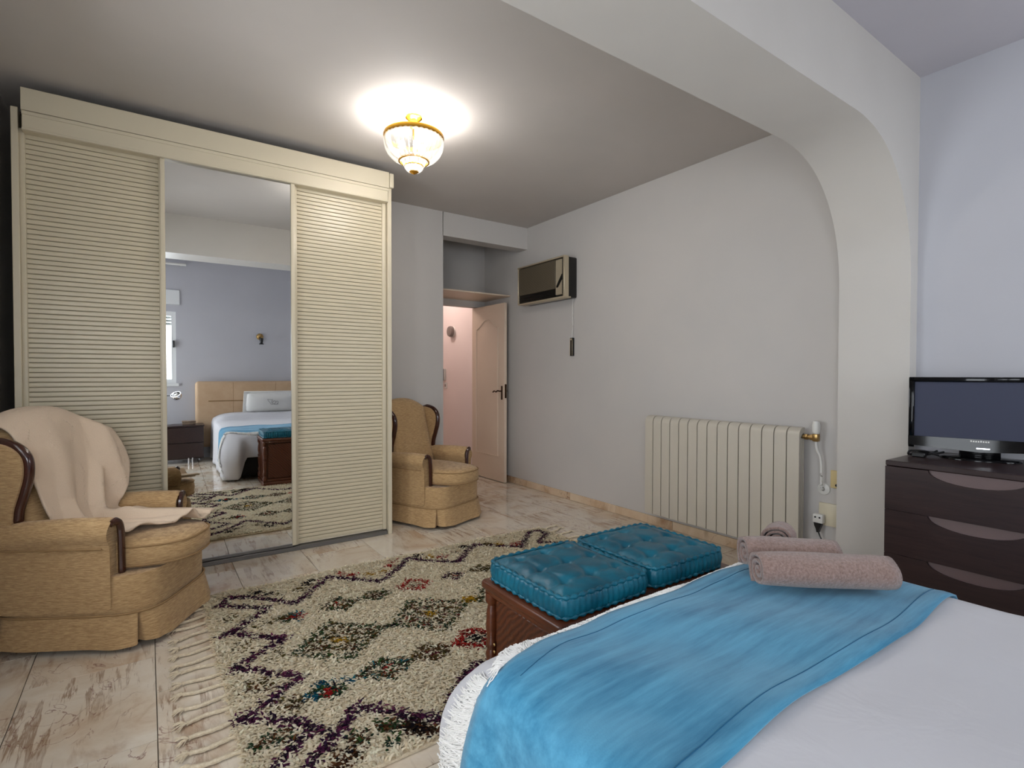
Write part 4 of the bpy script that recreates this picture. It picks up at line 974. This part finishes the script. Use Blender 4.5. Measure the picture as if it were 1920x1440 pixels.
me.polygons.foreach_set('loop_start', (np.arange(nf)*4).astype(np.int32)); me.polygons.foreach_set('loop_total', np.full(nf, 4, np.int32)); me.update(calc_edges=True)
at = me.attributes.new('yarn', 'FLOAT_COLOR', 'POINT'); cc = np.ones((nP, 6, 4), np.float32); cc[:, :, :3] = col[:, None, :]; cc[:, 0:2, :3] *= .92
at.data.foreach_set('color', cc.reshape(-1)); 
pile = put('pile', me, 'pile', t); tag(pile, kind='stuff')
MB().box(RX0-.004, RX1+.004, RY0-.006, RY1+.006, .001, .009).build('woven_base', 'wool', t)
def braid(seed_):
    m = MB(); Pn = [Vector((-.012*k, .010*math.sin(k*.45+seed_)*(k/12)+.02*(hsh(seed_)-.5)*k/12, .008)) for k in range(13)]
    m.tube(Pn, [.0085+.0014*math.sin(k*2.2) for k in range(13)], 7, sq=.8)
    e = Pn[-1]
    for k in range(16):
        a = PI+(hsh(k, seed_)-.5)*2.0; l_ = .030+.02*hsh(seed_, k); m.tube([e, e+Vector((math.cos(a)*l_*.5, math.sin(a)*l_*.5, .004)), e+Vector((math.cos(a)*l_, math.sin(a)*l_, -.003))], [.0022, .0022, .0015], 4)
    return m.mesh('fringe_braid')
br = [braid(1.7), braid(3.1), braid(5.3), braid(7.9)]
for k in range(19):
    y = 1.63+.0915*k
    o = put('fringe_braid', br[k % 4], 'wool', t, (RX0-1.42+.004, y-2.46, 0)); o.rotation_euler = (0, 0, random.uniform(-.25, .30) if k > 8 else random.uniform(-.08, .10))
    o = put('fringe_braid', br[(k+1) % 4], 'wool', t, (RX1-1.42-.004, y-2.46, 0)); o.rotation_euler = (0, 0, PI+random.uniform(-.3, .3))

# ------------------------------------------------------------------ things seen in the mirror
t = thing('nightstand', 'dark two-drawer nightstand beside the bed, seen in the mirror', 'nightstand', (.2, -.83, 0))
MB().box(-.10, .53, -.95, -.605, .50, .520, .003, 1).build('top', 'wenge', t)
MB().box(-.09, .52, -.948, -.63, .055, .50).build('carcass', 'wenge', t)
for z0, z1 in ((.285, .492), (.068, .275)):
    dr = MB().box(-.09, .52, -.632, -.612, z0, z1, .003, 1).build('drawer', 'wenge', t)
for x in (-.06, .34, .385):
    MB().lathe([(0, 0), (.010, 0), (.010, .075), (0, .075)], (x, -.60, 0), 12).build('leg', 'chrome', t)
for x in (-.06, .48): MB().lathe([(0, 0), (.012, 0), (.012, .06), (0, .06)], (x, -.90, 0), 12).build('leg', 'chrome', t)
t = thing('desk_lamp', 'chrome ball desk lamp on the nightstand, seen in the mirror', 'lamp', (.09, -.83, .52))
MB().lathe([(0, .52), (.07, .52), (.07, .528), (.03, .536), (0, .538)], (.09, -.83, 0), 28).build('base', 'chrome', t)
MB().tube([(.09, -.83, .53), (.09, -.83, .965)], .006, 10).build('pole', 'chrome', t)
MB().tube([(.06, -.83, .925), (.15, -.83, .925)], .006, 8).build('arm', 'black', t)
hm = Matrix.Translation((.205, -.82, .925)) @ Matrix.Rotation(math.radians(150), 4, 'X') @ Matrix.Rotation(math.radians(20), 4, 'Y')
MB().lathe([(0, .068), (.03, .061), (.052, .045), (.066, .018), (.068, 0), (.064, -.022), (.058, -.022), (.062, 0), (.058, .018), (.045, .040), (0, .06)], (0, 0, 0), 28, mat=hm).build('shade', 'chrome', t)
MB().lathe([(0, .02), (.022, .012), (.03, -.005), (.02, -.022), (0, -.026)], (0, 0, 0), 18, mat=hm).build('bulb', 'white_pl', t)
t = thing('trinket_box', 'small carved box on the nightstand, seen in the mirror', 'box', (.34, -.78, .52))
MB().box(.27, .43, -.83, -.74, .52, .552, .006, 2).build('box_body', 'wood_box', t); MB().box(.265, .435, -.835, -.735, .552, .572, .006, 2).build('lid', 'wood_box', t)
t = thing('wall_lamp', 'small brass wall lamp above the headboard, seen in the mirror', 'lamp', (1.30, YB, 1.79))
MB().lathe([(0, 0), (.05, 0), (.048, .012), (.03, .022), (0, .024)], (0, 0, 0), 24, mat=Matrix.Translation((1.30, YB, 1.80)) @ Matrix.Rotation(-PI/2, 4, 'X')).build('wall_rose', 'brass', t)
MB().tube(smoothpath([(1.30, YB+.02, 1.80), (1.31, YB+.06, 1.80), (1.312, YB+.075, 1.77)], 4), .008, 8).build('arm', 'brass', t)
MB().lathe([(0, 0), (.026, 0), (.026, -.02), (.020, -.06), (.018, -.075), (0, -.075)], (1.312, YB+.075, 1.775), 16).build('lamp_holder', 'black', t)
MB().lathe([(0, 0), (.020, 0), (.034, -.012), (.034, -.02), (0, -.022)], (1.312, YB+.075, 1.70), 16).build('reflector', 'black', t)

# ------------------------------------------------------------------ hall beyond the door
HX = 3.52
t = thing('alarm_siren', 'round grey alarm on the pink hall wall beyond the door', 'alarm', (HX, 6.48, 1.85))
Ry = lambda y, z, off=0: Matrix.Translation((HX-off, y, z)) @ Matrix.Rotation(-PI/2, 4, 'Y')
MB().lathe([(0, 0), (.072, 0), (.070, .022), (0, .022)], (0, 0, 0), 28, mat=Ry(6.48, 1.85)).build('mount', 'white_pl', t)
MB().lathe([(0, .022), (.074, .022), (.076, .05), (.068, .066), (.05, .070), (0, .070)], (0, 0, 0), 28, mat=Ry(6.48, 1.85)).build('cover', 'grey_pl', t)
t = thing('intercom', 'grey intercom handset on the hall wall beyond the door', 'intercom', (HX, 6.72, 1.2))
MB().box(HX-.03, HX, 6.69, 6.80, 1.17, 1.33, .006, 2).build('back_plate', 'white_pl', t); MB().box(HX-.065, HX-.03, 6.695, 6.74, 1.165, 1.335, .012, 3).build('handset', 'grey_pl', t)
t = thing('light_switch', 'white light switch below the intercom on the hall wall', 'switch', (HX, 6.70, 1.09))
MB().box(HX-.010, HX, 6.655, 6.735, 1.05, 1.135, .003, 1).build('plate', 'white_pl', t); MB().box(HX-.014, HX-.009, 6.68, 6.71, 1.075, 1.11, .002, 1).build('rocker', 'grey_pl', t)
t = thing('hall_ceiling_lamp', 'pink glass ceiling lamp in the hall', 'lamp', (2.85, 6.5, ZC))
MB().lathe([(0, ZC), (.07, ZC), (.07, ZC-.02), (0, ZC-.02)], (2.85, 6.5, 0), 24).build('mount', 'brass', t)
MB().lathe([(.06, ZC-.02), (.13, ZC-.04), (.15, ZC-.08), (.12, ZC-.12), (.05, ZC-.14), (0, ZC-.143)], (2.85, 6.5, 0), 32).build('shade', 'hall_lamp', t)
l = bpy.data.lights.new('hall_light', 'POINT'); l.energy = HALL_W; l.color = (1, .87, .82); l.shadow_soft_size = .12
o = bpy.data.objects.new('hall_light', l); COL.objects.link(o); o.location = (2.85, 6.5, ZC-.25)
